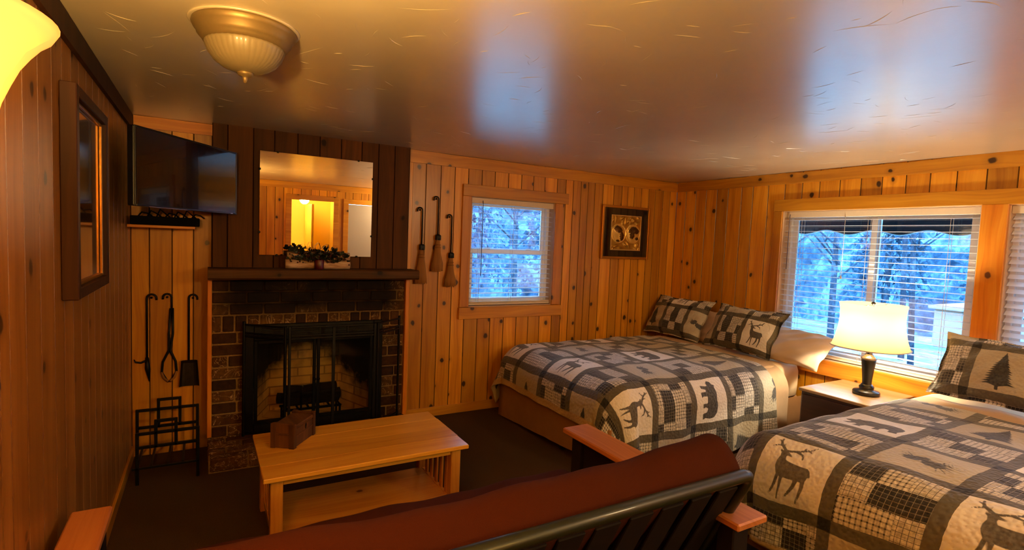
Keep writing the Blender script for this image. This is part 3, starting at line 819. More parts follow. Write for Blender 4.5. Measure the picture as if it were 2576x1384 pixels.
mb.box(-.39, -.03, 3.9, 3.916, .098, .112, .002)
obj('log_bars', mb, M_black, t)

# ------------------------------------------------------------------ television, shelf, pictures
tv = thing('television', 'flat black television on a wall arm in the corner', 'television', (-.07, 3.83, 1.715))
d = Vector((.512, .74, 0)); W = d.length; d.normalize(); nrm = Vector((d.y, -d.x, 0))
Mtv = Matrix(((d.x, nrm.x, 0, -.327), (d.y, nrm.y, 0, 3.46), (0, 0, 1, 1.716), (0, 0, 0, 1)))
obj('housing', MB().box(0, W, -.045, -.002, 0, .425, .006, M=Mtv).box(W * .25, W * .75, -.075, -.045, .06, .34, .008, M=Mtv), M_blackplastic, tv)
obj('bezel', frame_boxes(MB(), 'x', -.003, .004, 0, W, 0, .425, .011, .5, Mtv), M_blackplastic, tv)
obj('screen', MB().box(.011, W - .011, -.002, .0015, .011, .414, 0, M=Mtv), M_screen, tv)
obj('badge', MB().box(W - .07, W - .045, .004, .0048, .003, .0075, 0, M=Mtv), M_silver, tv)
obj('power_light', MB().box(.1, .4, .004, .0045, -.001, .003, 0, M=Mtv), M_silver, tv)
c0 = Mtv @ Vector((W * .5, -.075, .2))
obj('wall_arm', MB().tube([c0, (-.30, 4.12, c0.z), (-.33, 4.405, c0.z)], .018, 8).box(-.38, -.28, 4.395, 4.418, c0.z - .1, c0.z + .1), M_black, tv)
t = tag(obj('wall_shelf', MB().box(-.437, -.06, 4.18, YB, 1.60, 1.618, .003, .4), M_pine_orange), 'thin wooden wall shelf in the corner under the television', 'shelf')
t = thing('cable_box', 'long black box with loose cables on the corner shelf', 'cable box', (-.2, 4.28, 1.618))
obj('case', MB().box(-.42, -.035, 4.175, 4.36, 1.6185, 1.676, .004), M_blackmatte, t)
mb = MB()
for k in range(7):
    x = -.38 + k * .05; mb.tube([(x, 4.25, 1.678), (x + .02, 4.22, 1.70 + .012 * (k % 3)), (x + .05, 4.24, 1.695), (x + .07, 4.28, 1.678)], .005, 6)
obj('cable', mb, M_black, t)

pf = thing('tall_framed_picture', 'tall picture in a dark wooden frame on the left wall', 'picture', (XL, 2.75, 1.33))
def frame_yz(mb, x0, x1, a0, a1, z0, z1, w): return frame_boxes(mb, 'y', x0, x1, a0, a1, z0, z1, w)
obj('frame', frame_yz(MB(), XL + .001, XL + .05, 2.40, 3.085, 1.335, 2.10, .042), M_frame_dark, pf)
obj('inner_lip', frame_yz(MB(), XL + .022, XL + .034, 2.442, 3.043, 1.377, 2.058, .012), M_goldframe, pf)
M_pic = None
def mk_pic():
    t = NT('dusky_landscape_print'); o, x = t.xyz()
    n = t.noise(o, 6.0, 4, .6)
    z = t.math('ADD', x[2], t.math('MULTIPLY', t.math('SUBTRACT', n, .5), .12))
    c = t.ramp(t.math('MULTIPLY_ADD', z, 1.5, 0.0), [(.02, lin('#a08468')), (.16, lin('#8a6c54')), (.20, lin('#2a1a10')), (.8, lin('#2c2018')), (.9, lin('#6a5848')), (1.0, lin('#7c6a58'))])
    t.bsdf(base=c, rough=.12, coat=.8, coatr=.03); return t.m
o = obj('print', MB().box(XL + .012, XL + .022, 2.44, 3.045, 1.375, 2.06, 0), mk_pic(), pf)

gp = thing('framed_gold_map', 'gold relief of two round globes on a black mat in a narrow frame', 'picture', (3.96, YB, 1.46))
obj('frame', frame_boxes(MB(), 'x', YB - .035, YB - .001, 3.615, 4.292, 1.462, 2.032, .026), M_goldframe, gp)
M_mat = simple('black_mat_under_glass', '#0a0807', .06, var=.1, coat=.5)
obj('mat_board', MB().box(3.638, 4.27, YB - .02, YB - .012, 1.486, 2.01, 0), M_mat, gp)
PX0, PX1, PZ0, PZ1 = 3.752, 4.158, 1.565, 1.925
obj('inner_fillet', frame_boxes(MB(), 'x', YB - .027, YB - .02, PX0 - .01, PX1 + .01, PZ0 - .01, PZ1 + .01, .012), simple('pale_gold', '#c8a460', .4, .5), gp)
nx, nz = 130, 115; xs = np.linspace(PX0, PX1, nx); zs = np.linspace(PZ0, PZ1, nz); GX, GZ = np.meshgrid(xs, zs, indexing='ij')
R0 = .098; hgt = np.zeros_like(GX)
def lump(cx, cz, rx, rz, a): return a * np.exp(-(((GX - cx) / rx) ** 2 + ((GZ - cz) / rz) ** 2) ** 1.5)
c1, c2, cz_ = PX0 + .103, PX1 - .103, (PZ0 + PZ1) / 2 - .01
for (cc, lumps) in ((c1, ((-.03, .05, .045, .035), (.0, .035, .04, .03), (.035, -.03, .03, .05), (-.02, -.08, .03, .012))), (c2, ((.0, .05, .06, .03), (.04, .03, .04, .03), (-.02, -.01, .035, .045), (.05, -.05, .025, .018), (-.055, .03, .02, .02)))):
    rr_ = np.hypot(GX - cc, GZ - cz_)
    hgt += np.where(rr_ < R0, .007 * np.sqrt(np.clip(1 - (rr_ / R0) ** 2, 0, 1)), 0) + .005 * np.exp(-((rr_ - R0) / .006) ** 2)
    for (dx, dz, rx, rz) in lumps: hgt += np.where(rr_ < R0, lump(cc + dx, cz_ + dz, rx, rz, .006), 0)
out = (np.hypot(GX - c1, GZ - cz_) > R0 + .008) & (np.hypot(GX - c2, GZ - cz_) > R0 + .008)
sw = np.zeros_like(GX)
for k in range(26):
    cx, cz, a = RNG.uniform(PX0, PX1), RNG.choice([RNG.uniform(PZ0, PZ0 + .08), RNG.uniform(PZ1 - .08, PZ1)]), RNG.uniform(0, PI)
    u = (GX - cx) * math.cos(a) + (GZ - cz) * math.sin(a); v = -(GX - cx) * math.sin(a) + (GZ - cz) * math.cos(a)
    sw = np.maximum(sw, .012 * np.exp(-(u / .03) ** 2 - (v / .011) ** 2))
hgt += np.where(out, sw, 0)
land = np.zeros_like(GX)
for (cc, lumps) in ((c1, ((-.03, .05, .05, .038), (.0, .035, .045, .033), (.035, -.03, .035, .055), (-.02, -.08, .03, .014))), (c2, ((.0, .05, .065, .034), (.04, .03, .045, .033), (-.02, -.01, .04, .05), (.05, -.05, .03, .02), (-.055, .03, .022, .022)))):
    for (dx, dz, rx, rz) in lumps: land = np.maximum(land, np.where(np.hypot(GX - cc, GZ - cz_) < R0 - .004, ((GX - cc - dx) / rx) ** 2 + ((GZ - cz_ - dz) / rz) ** 2 + .25 * np.sin(GX * 260) * np.sin(GZ * 230) < .8, 0))
ft = (land[:-1, :-1] * .8 + .1 + (1 - land[:-1, :-1]) * np.where(out[:-1, :-1], .35, 0)).ravel()
def mk_relief():
    t = NT('gold_relief'); o, x = t.xyz()
    t.bsdf(base=t.ramp(t.attr('tint'), [(.1, lin('#e8c060')), (.45, lin('#b08430')), (.9, lin('#5a3c14'))]), rough=.34, metal=.75); return t.m
M_relief = mk_relief()
rel_ = MB().grid(np.stack([GX, YB - .021 - hgt, GZ], -1)); rel_.t = ft.tolist()
obj('relief', rel_, M_relief, gp, fix=False)

# ------------------------------------------------------------------ ceiling light and the floor lamp
cl = thing('flush_ceiling_light', 'unlit round ceiling light with a ribbed glass bowl', 'ceiling light', (.125, 2.235, 2.15))
cc = (.125, 2.235, 0)
obj('pan', MB().lathe([(.150, 2.349), (.172, 2.347), (.174, 2.338), (.168, 2.325), (.160, 2.318), (.157, 2.305), (.150, 2.297), (.143, 2.290), (.138, 2.281), (.13, 2.279)], 64, cc), M_brass, cl)
obj('glass_bowl', MB().lathe([(.134, 2.284), (.132, 2.272), (.122, 2.247), (.104, 2.222), (.078, 2.203), (.048, 2.192), (.02, 2.188)], 120, cc, ribs=40, amp=.008), M_bowl, cl)
obj('finial', MB().lathe([(.012, 2.195), (.026, 2.192), (.028, 2.184), (.022, 2.176), (.010, 2.172), (.009, 2.166), (.005, 2.152), (.0, 2.150)], 24, cc), M_brass, cl)
obj('plaster_ring', MB().lathe([(.172, 2.3495), (.186, 2.3495), (.182, 2.345), (.172, 2.346)], 48, cc), M_ceil, cl)

LX, LY, LZ = -.282, .75, 1.815
fl = thing('floor_lamp', 'lit floor lamp with a flared glowing glass shade', 'lamp', (LX, LY, 0))
obj('base', MB().lathe([(.13, .001), (.135, .012), (.11, .024), (.03, .034), (.014, .05)], 32, (LX, LY, 0)), M_black, fl)
obj('pole', MB().tube([(LX, LY, .04), (LX, LY, LZ - .185)], .011, 10), M_black, fl)
sh = obj('lamp_shade', MB().shell([(.012, -.19), (.06, -.178), (.082, -.14), (.088, -.12), (.092, -.10), (.0965, -.08), (.104, -.06), (.112, -.041), (.122, -.025), (.131, -.013), (.140, -.005), (.145, .004), (.138, .002), (.118, -.018), (.099, -.056), (.087, -.10), (.077, -.137), (.056, -.173)], 48, (LX, LY, LZ)), M_torch, fl, fix=False)

# ------------------------------------------------------------------ coffee table and the box on it
ct = thing('coffee_table', 'low oak coffee table with lower shelf in front of the fireplace', 'coffee table', (.78, 3.01, 0))
TX0, TX1, TY0, TY1, TZ = .240, 1.318, 2.688, 3.335, .43
mb = MB()
for k in range(4):
    y0 = TY0 + (TY1 - TY0) * k / 4; y1 = TY0 + (TY1 - TY0) * (k + 1) / 4
    mb.box(TX0, TX1, y0, y1, TZ - .024, TZ, .004 if k in (0, 3) else .0008, random.random())
obj('tabletop', mb, M_table, ct)
M_tleg = wood('table_leg_oak', ('#a8661a', '#c88628', '#d89c3c', '#6a3c10'), 'v', knots=0, tint=.1, rough=.35, fscale=1.4)
lw = .058
for x in (TX0 + .035, TX1 - .035 - lw):
    for y in (TY0 + .035, TY1 - .035 - lw): obj('leg', MB().box(x, x + lw, y, y + lw, 0.0005, TZ - .024, .004, random.random()), M_tleg, ct)
for y in (TY0 + .045, TY1 - .065): obj('apron', MB().box(TX0 + .093, TX1 - .093, y, y + .02, TZ - .062, TZ - .024), M_table, ct)
for x in (TX0 + .052, TX1 - .052 - .022):
    for (za, zb) in ((TZ - .062, TZ - .024), (.05, .09)): obj('end_rail', MB().box(x, x + .022, TY0 + .093, TY1 - .093, za, zb), M_table, ct)
    for k in range(5):
        y = TY0 + .15 + k * .079; obj('end_slat', MB().box(x + .004, x + .018, y, y + .032, .09, TZ - .062, .002, random.random()), M_tleg, ct)
obj('lower_shelf', MB().box(TX0 + .07, TX1 - .07, TY0 + .075, TY1 - .075, .068, .086, .003, .4), M_table, ct)

M_box = wood('carved_box_wood', ('#2a1606', '#48290c', '#5c3814', '#1c0e04'), 'v', knots=.0, rough=.7, bump=.5, coat=0, spec=.2)
ang = math.atan2(-.078, .107)
bx = thing('wooden_box', 'small rustic wooden box with end battens on the coffee table', 'box', (.312, 3.093, TZ)); bx.rotation_euler = (0, 0, ang)
ORG[bx.name] = (0, 0, 0)
bw, bl, bh = .136, .235, .125
obj('body', MB().box(.006, bw - .006, .016, bl - .016, .001, bh - .022, .002).box(.003, bw - .003, .02, bl - .02, .06, .066, .001, .9), M_box, bx)
for y in (.0, bl - .018):
    e = MB().box(0, bw, y, y + .018, .0005, bh + .012, .003, random.random())
    yy = y - .006 if y < .1 else y + .018
    e2 = MB().box(.0, .028, yy, yy + .006, .0005, bh + .012, .002, .8).box(bw - .028, bw, yy, yy + .006, .0005, bh + .012, .002, .3).box(.03, bw - .03, yy + .001, yy + .005, .075, .082, .001)
    o = obj('end_panel', e, M_box, bx); obj('batten', e2, M_box, o)
obj('lid', MB().box(.002, bw - .002, .020, bl - .020, bh - .020, bh, .004, .7), M_box, bx)
for y in (.002, bl - .022): obj('corner_batten', MB().box(bw - .006, bw + .002, y, y + .02, .0005, bh + .008, .002), M_box, bx)
obj('knot_hole', MB().lathe([(.0, 0), (.008, 0), (.011, .002), (.0075, .003), (0.0, .003)], 14, M=Matrix.Translation((bw - .007, .135, .085)) @ Matrix.Rotation(PI / 2, 4, 'Y') @ Matrix.Scale(1.5, 4, (1, 0, 0))), M_black, bx)

# ------------------------------------------------------------------ futon sofa seen from behind
fu = thing('futon_sofa', 'futon sofa seen from behind with a long red brown back cushion', 'sofa', (.73, 1.75, 0))
for (x0, x1) in ((1.697, 1.868), (-.405, -.287)):
    obj('armrest', MB().box(x0, x1, 1.197, 2.31, .572, .602, .006, random.random()), M_arm, fu)
    xm = (x0 + x1) / 2
    pw = .045
    obj('arm_panel', MB().box(xm - .02, xm + .02, 1.32, 2.20, .30, .572, .004).box(xm - .02, xm + .02, 1.32, 2.20, .12, .17, .004), M_slatdark, fu)
    for y in (1.245, 2.20): obj('leg', MB().box(xm - pw, xm + pw, y, y + .075, .0005, .572, .005), M_slatdark, fu)
obj('seat_frame', MB().box(-.29, 1.72, 2.14, 2.19, .17, .26, .005).box(-.29, 1.72, 1.42, 1.47, .17, .26, .005), M_slatdark, fu)
def cushion(mb, prof, x0, x1, n=48, sag=.0, seed=0, end_r=.05):
    """prof: closed outline (y, z) swept along x, rounded ends"""
    c = np.mean(prof, axis=0); rows = []; P = np.array(prof)
    for i in range(n + 1):
        s = i / n; x = x0 + (x1 - x0) * s
        e = min(x - x0, x1 - x); k = 1.0 if e > end_r else .80 + .20 * math.sqrt(max(0, 1 - (1 - e / end_r) ** 2))
        w = sag * math.sin(PI * s) + .006 * math.sin(s * 17 + seed) + .004 * math.sin(s * 41 + seed)
        q = c + (P - c) * k
        rows.append([(x, y + (w * .2), z - w * (1 if z > c[1] else .2)) for y, z in q])
    mb.grid(np.array(rows), closed=True); m = len(prof)
    mb.f.append(tuple(range(m))); mb.t.append(.5); mb.sm.append(True); mb.f.append(tuple(n * m + k for k in range(m))); mb.t.append(.5); mb.sm.append(True)
    return mb
def smooth_poly(p, it=3):
    p = [Vector(q) for q in p]
    for _ in range(it):
        o = []
        for i in range(len(p)):
            a, b = p[i], p[(i + 1) % len(p)]; o += [a * .75 + b * .25, a * .25 + b * .75]
        p = o
    return [tuple(q) for q in p]
back = smooth_poly([(1.215, .79), (1.30, .885), (1.385, .885), (1.45, .83), (1.66, .44), (1.72, .36), (1.64, .30), (1.52, .30), (1.235, .74)], 3)
obj('back_cushion', cushion(MB(), back, -.275, 1.765, sag=.042, seed=1, end_r=.045), M_cover, fu)
seat = smooth_poly([(1.50, .27), (1.52, .40), (1.7, .425), (2.18, .425), (2.265, .40), (2.275, .30), (2.22, .26)], 3)
obj('seat_cushion', cushion(MB(), seat, -.27, 1.69, seed=3), M_cover, fu)
xr_ = 1.755
pts = [(xr_, 1.47, .25), (xr_, 1.335, .52), (xr_, 1.235, .72), (xr_ - .004, 1.217, .755), (xr_ - .018, 1.207, .776), (xr_ - .045, 1.203, .785)]
xl_ = -.27; lf = [(xl_ + (xr_ - q[0]), q[1], q[2]) for q in pts][::-1]
obj('back_rail', MB().tube(pts + lf, .024, 14), M_metalgreen, fu)
n = 14
for k in range(n):
    xc = xl_ + .09 + (xr_ - xl_ - .18) * k / (n - 1)
    M = Matrix.Translation((xc, 1.335, .52)) @ Matrix.Rotation(math.radians(26.0), 4, 'X')
    obj('back_slat', MB().box(-.052, .052, -.008, .008, -.26, .24, .004, M=M), M_slatdark, fu)

# ------------------------------------------------------------------ printed quilt: silhouettes as distance fields
def seg_d(P, a, b):
    a = np.array(a); b = np.array(b); ab = b - a
    t = np.clip(((P - a) @ ab) / max(ab @ ab, 1e-9), 0, 1)
    return np.hypot(*(P - a - t[:, None] * ab).T), t
def poly_sdf(P, poly):
    d = np.full(len(P), 9.0); ins = np.zeros(len(P), bool); n = len(poly)
    for i in range(n):
        a, b = poly[i], poly[(i + 1) % n]
        d = np.minimum(d, seg_d(P, a, b)[0])
        c = ((a[1] > P[:, 1]) != (b[1] > P[:, 1])) & (P[:, 0] < (b[0] - a[0]) * (P[:, 1] - a[1]) / ((b[1] - a[1]) if b[1] != a[1] else 1e-9) + a[0])
        ins ^= c
    return np.where(ins, -d, d)
def cap_sdf(P, pts, r0, r1):
    out = np.full(len(P), 9.0); m = len(pts) - 1
    for i in range(m):
        d, t = seg_d(P, pts[i], pts[i + 1]); s = (i + t) / m
        out = np.minimum(out, d - (r0 + (r1 - r0) * s))
    return out
DEER = [(.29, .76), (.34, .76), (.37, .70), (.355, .66), (.37, .60), (.45, .585), (.6, .575), (.70, .575), (.745, .54), (.785, .44), (.76, .455), (.745, .44), (.74, .40), (.69, .36), (.6, .355), (.5, .345), (.42, .35), (.36, .355), (.30, .40), (.265, .48), (.26, .56), (.275, .64), (.26, .69)]
DEERC = [([(.24, .735), (.29, .70)], .015, .022), ([(.36, .70), (.425, .685)], .022, .013), ([(.34, .40), (.325, .25), (.29, .15), (.265, .11)], .026, .013), ([(.40, .38), (.40, .22), (.39, .06)], .024, .012),
         ([(.62, .40), (.595, .26), (.545, .17), (.50, .11)], .032, .014), ([(.70, .42), (.715, .28), (.70, .17), (.67, .06)], .032, .014),
         ([(.30, .75), (.20, .83), (.165, .89), (.15, .96)], .022, .013), ([(.20, .83), (.10, .765)], .018, .011), ([(.165, .89), (.115, .915)], .016, .010), ([(.24, .79), (.245, .87)], .016, .010),
         ([(.34, .75), (.46, .80), (.60, .88), (.645, .96)], .022, .013), ([(.5, .82), (.53, .905)], .016, .010), ([(.58, .865), (.625, .84)], .016, .010), ([(.43, .79), (.55, .755), (.575, .68)], .019, .011)]
BEAR = [(.06, .50), (.10, .58), (.17, .62), (.19, .68), (.24, .65), (.35, .68), (.5, .66), (.65, .69), (.80, .66), (.90, .56), (.92, .42), (.90, .28), (.93, .2), (.80, .2), (.78, .32), (.70, .36), (.66, .28), (.68, .2), (.57, .2), (.58, .34), (.42, .36), (.40, .22), (.44, .18), (.30, .18), (.31, .34), (.26, .36), (.22, .24), (.14, .22), (.18, .38), (.18, .46), (.12, .44)]
def tree_poly():
    rnd = random.Random(3); L, Rr = [], []; n = 15
    for k in range(n):
        t = k / n; z = .95 - t * .80; w = .015 + .29 * t ** .85
        L += [(.5 - w * (.9 + .25 * rnd.random()), z - .028), (.5 - w * .62, z - .022)]; Rr += [(.5 + w * (.9 + .25 * rnd.random()), z - .028), (.5 + w * .62, z - .022)]
    return [(.5, .98)] + Rr + [(.53, .13), (.53, .05), (.47, .05), (.47, .13)] + L[::-1]
TREE = tree_poly()
def motif(kind, P):
    if kind == 1:
        s = poly_sdf(P, DEER)
        for c in DEERC: s = np.minimum(s, cap_sdf(P, *c))
        return s
    if kind == 3: return poly_sdf(P, BEAR)
    if kind == 2:                      # pine cones on a needle twig
        s = np.full(len(P), 9.0)
        for (cx, cy, a, rx, ry) in ((.36, .52, .5, .15, .085), (.58, .42, -.3, .15, .09)):
            u = (P[:, 0] - cx) * math.cos(a) + (P[:, 1] - cy) * math.sin(a); v = -(P[:, 0] - cx) * math.sin(a) + (P[:, 1] - cy) * math.cos(a)
            s = np.minimum(s, (np.hypot(u / rx, v / ry) - 1) * ry + .012 * np.sin(u * 60) * np.sin(v * 60))
        for k in range(9):
            a = -1.3 + k * .33; s = np.minimum(s, cap_sdf(P, [(.62, .42), (.62 + .30 * math.cos(a), .42 + .24 * math.sin(a))], .014, .005))
        for k in range(5):
            a = 2.2 + k * .35; s = np.minimum(s, cap_sdf(P, [(.32, .55), (.32 + .24 * math.cos(a), .55 + .2 * math.sin(a))], .012, .005))
        return s
    if kind == 0: return poly_sdf((P - .5) / .62 + .5, TREE) * .62
    return poly_sdf(P, TREE)
#            background tone, ink tone
TONES = {0: (.30, .92), 1: (.95, .55), 2: (.45, .62), 3: (1.0, .97), 4: (.22, .95)}
def print_fields(qx, qy, cellmap, up='x'):
    """qx, qy: cell coordinates per point. cellmap(ix, iy) -> motif kind or None"""
    n = len(qx); ix = np.floor(qx).astype(int); iy = np.floor(qy).astype(int)
    fx, fy = qx - ix, qy - iy
    sdf = np.full(n, .3); par = np.zeros(n); bg = np.zeros(n); dk = np.zeros(n)
    for a in np.unique(ix):
        for b in np.unique(iy[ix == a]):
            k = cellmap(int(a), int(b))
            if k is None: continue
            m = (ix == a) & (iy == b)
            P = np.stack([1 - fy[m], fx[m]], 1) if up == 'x' else np.stack([fx[m], fy[m]], 1)
            P = (P - .075) / .85
            sdf[m] = motif(k, P); par[m] = 1; bg[m], dk[m] = TONES[k]
    return sdf, par, bg, dk
def set_fields(o, q, fields):
    me = o.data
    at = me.attributes.new('q', 'FLOAT_VECTOR', 'POINT'); at.data.foreach_set('vector', q.astype(np.float32).ravel())
    for nme, v in zip(('sdf', 'par', 'bg', 'dk', 'hem'), fields):
        at = me.attributes.new(nme, 'FLOAT', 'POINT'); at.data.foreach_set('value', v.astype(np.float32))

def mk_quilt():
    t = NT('lodge_quilt_print')
    q = t.attr('q', 'Vector'); s = t.n('ShaderNodeSeparateXYZ', {0: q}).outputs
    fx = t.math('FRACT', s[0]); fy = t.math('FRACT', s[1])
    ex = t.math('ABSOLUTE', t.math('SUBTRACT', fx, .5)); ey = t.math('ABSOLUTE', t.math('SUBTRACT', fy, .5))
    wob = t.math('MULTIPLY', t.math('SUBTRACT', t.noise(q, 9.0, 2), .5), .02)
    sx = t.math('GREATER_THAN', t.math('ADD', ex, wob), .425); sy = t.math('GREATER_THAN', t.math('ADD', ey, wob), .425)
    sash = t.math('MAXIMUM', sx, sy); corner = t.math('MULTIPLY', sx, sy)
    # plaid blocks
    c3 = t.n('ShaderNodeVectorMath', {0: t.n('ShaderNodeVectorMath', {0: q, 1: (3.53, 3.53, 1)}, operation='MULTIPLY').outputs[0], 1: (-.265, -.265, 0)}, operation='ADD').outputs[0]
    blk = t.n('ShaderNodeVectorMath', {0: c3}, operation='FLOOR').outputs[0]
    bs = t.n('ShaderNodeSeparateXYZ', {0: blk}).outputs
    cw = t.n('ShaderNodeTexWhiteNoise', {'Vector': t.n('ShaderNodeVectorMath', {0: q}, operation='FLOOR').outputs[0]}, noise_dimensions='2D').outputs[0]
    wn = t.math('FRACT', t.math('ADD', t.math('ADD', t.math('MULTIPLY', bs[0], .38197), t.math('MULTIPLY', bs[1], .7236)), cw))
    def lines(k, w, ph=0.0):
        a = t.math('FRACT', t.math('MULTIPLY_ADD', s[0], k, ph)); b = t.math('FRACT', t.math('MULTIPLY_ADD', s[1], k, ph))
        return t.math('LESS_THAN', a, w), t.math('LESS_THAN', b, w)
    n1 = t.noise(q, 26.0, 3, .6)
    ax, ay = lines(17.6, .30); bx_, by_ = lines(10.6, .5, .3); tx, ty = lines(17.6, .10, .5)
    light = t.ramp(n1, [(.3, lin('#aaa294')), (.6, lin('#e2dcd2'))])
    ink = lin('#1d1a18'); mid = lin('#57524a')
    band = t.math('ADD', t.math('MULTIPLY', bx_, .35), t.math('MULTIPLY', by_, .35))
    lightp = t.mix(t.math('MULTIPLY', band, .55), light, mid)
    lightp = t.mix(t.math('MULTIPLY', t.math('MAXIMUM', tx, ty), .85), lightp, ink)
    midp = t.mix(t.math('MULTIPLY', t.math('ADD', ax, ay), .48), light, ink)
    darkp = t.mix(t.math('MULTIPLY', t.math('MAXIMUM', bx_, by_), .6), lin('#2c2926'), lin('#151312'))
    darkp = t.mix(t.math('MULTIPLY', t.math('MAXIMUM', tx, ty), .38), darkp, lin('#bdb4a4'))
    pl = t.mix(t.math('GREATER_THAN', wn, .36), midp, lightp)
    pl = t.mix(t.math('GREATER_THAN', wn, .62), pl, darkp)
    # motif patches
    bg = t.ramp(t.attr('bg'), [(.2, lin('#b0a48a')), (.5, lin('#bdb6a6')), (.94, lin('#ece6de')), (1, lin('#f2eeea'))])
    bg = t.mix(t.math('MULTIPLY', t.math('SUBTRACT', 1.0, n1), .16), bg, lin('#8a7c66'))
    inkm = t.ramp(t.attr('dk'), [(.5, lin('#4a423a')), (.64, lin('#40444a')), (.9, lin('#22262a')), (1, lin('#1c1a1a'))])
    sd = t.attr('sdf')
    mm = t.math('MULTIPLY_ADD', sd, -110.0, .5, clamp=True)
    tex = t.math('MULTIPLY', mm, t.math('MULTIPLY_ADD', n1, .25, .82, clamp=True))
    mo = t.mix(tex, bg, inkm)
    base = t.mix(t.math('GREATER_THAN', t.attr('par'), .5), pl, mo)
    base = t.mix(sash, base, t.mix(n1, lin('#4a463c'), lin('#5f5a4e')))
    base = t.mix(corner, base, lin('#181614'))
    base = t.mix(t.attr('hem'), base, lin('#b89c70'))
    vor = t.n('ShaderNodeTexVoronoi', {'Vector': q, 'Scale': 20.0}, feature='SMOOTH_F1', voronoi_dimensions='2D').outputs['Distance']
    h = t.math('ADD', t.math('MULTIPLY', vor, 1.0), t.math('MULTIPLY', t.math('MINIMUM', t.math('ABSOLUTE', t.math('SUBTRACT', ex, .425)), .02), 8.0))
    t.bsdf(base=base, rough=.75, spec=.35, sheen=.15, normal=t.bump(h, .32, .015)); return t.m
M_quilt = mk_quilt()

def drape_pts(X, Y, fx, yn, yf, R, zt, crown=.02, flare=.05, wr=.006, seed=0, fold=.05, flap=0.0):
    du = np.maximum(0, fx + R - X); dn = np.maximum(0, yn + R - Y); df = np.maximum(0, Y - (yf - R)); dv = dn - df
    r = np.hypot(du, dv); rs = np.maximum(r, 1e-9)
    th = np.minimum(r / R, PI / 2); hang = np.maximum(0, r - R * PI / 2)
    h = R * np.sin(th) + hang * flare; v = R * (1 - np.cos(th)) + hang * .995
    phi = np.arctan2(np.abs(dv), du); both = (du > 0) & (np.abs(dv) > 0)
    h = h + np.where(both, fold * np.minimum(hang, .3) / .3 * np.sin(phi * 6 - 1.2), 0)
    h = h + np.where((du > 0) & (df > 0), flap * np.minimum(hang / .2, 1) * np.sin(np.clip(phi * 2, 0, PI)), 0)
    s1 = np.where(du > dv, Y, X)
    h = h + np.minimum(hang / .25, 1) * .012 * np.sin(s1 * 11 + seed) + np.minimum(hang / .25, 1) * .007 * np.sin(s1 * 23 + seed * 2)
    px = np.maximum(X, fx + R) - du / rs * h
    py = np.clip(Y, yn + R, yf - R) - dv / rs * h
    yc = (yn + yf) / 2; hw = (yf - yn) / 2
    cr = crown * np.clip(1 - ((py - yc) / hw) ** 2, 0, 1) * np.clip((px - fx) / .5, 0, 1)
    w = wr * (np.sin(X * 9 + Y * 5 + seed) * np.sin(Y * 8 - X * 3 + seed) + .5 * np.sin(X * 21 - Y * 17 + seed))
    pz = zt - v + cr + w
    return np.stack([px, py, np.maximum(pz, .012)], -1)
def grid_obj(name, P, mat, parent=None):
    a, b = P.shape[:2]; me = bpy.data.meshes.new(name)
    idx = np.arange(a * b).reshape(a, b)
    F = np.stack([idx[:-1, :-1], idx[:-1, 1:], idx[1:, 1:], idx[1:, :-1]], -1).reshape(-1, 4)
    me.vertices.add(a * b); me.vertices.foreach_set('co', P.astype(np.float32).ravel())
    me.loops.add(F.size); me.loops.foreach_set('vertex_index', F.ravel().astype(np.int32))
    me.polygons.add(len(F)); me.polygons.foreach_set('loop_start', np.arange(0, F.size, 4, dtype=np.int32))
    me.update(calc_edges=True); me.polygons.foreach_set('use_smooth', np.ones(len(F), bool)); me.update()
    if mat: me.materials.append(mat)
    o = bpy.data.objects.new(name, me); COL.objects.link(o)
    if parent: o.parent = parent
    return o
def add_thick(o, t=.008):
    md = o.modifiers.new('thickness', 'SOLIDIFY'); md.thickness = t; md.offset = 0
RES = .0085
def bed_print(r, c):
    r += 1
    if (r + c) % 2: return None
    return {0: 0, 1: 1, 2: 2, 3: 3, 4: 4, 5: 2, 6: 3}.get(r % 7, 1)
def quilt(label, fx, yn, yf, R, zt, X0, X1, Y0, Y1, ox, oy, pitch, seed, skew=0.0, group=None, hemw=.03, **kw):
    nx, ny = int((X1 - X0) / RES), int((Y1 - Y0) / RES)
    X, Y = np.meshgrid(np.linspace(X0, X1, nx), np.linspace(Y0, Y1, ny), indexing='ij')
    P = drape_pts(X, Y, fx, yn, yf, R, zt, seed=seed, **kw)
    o = grid_obj('quilt', P, M_quilt)
    qx = ((X - ox - skew * (Y - yf)) / pitch).ravel(); qy = ((Y - oy) / pitch).ravel()
    set_fields(o, np.stack([qx, qy, 0 * qx], 1), print_fields(qx, qy, bed_print) + (np.clip((hemw - (X - X0)) / .01, 0, 1).ravel(),))
    add_thick(o); return tag(o, label, 'quilt', group)
def plain_drape(name, mat, fx, yn, yf, R, zt, X0, X1, Y0, Y1, seed, res=.02, **kw):
    X, Y = np.meshgrid(np.linspace(X0, X1, max(4, int((X1 - X0) / res))), np.linspace(Y0, Y1, int((Y1 - Y0) / res)), indexing='ij')
    return grid_obj(name, drape_pts(X, Y, fx, yn, yf, R, zt, seed=seed, **kw), mat)

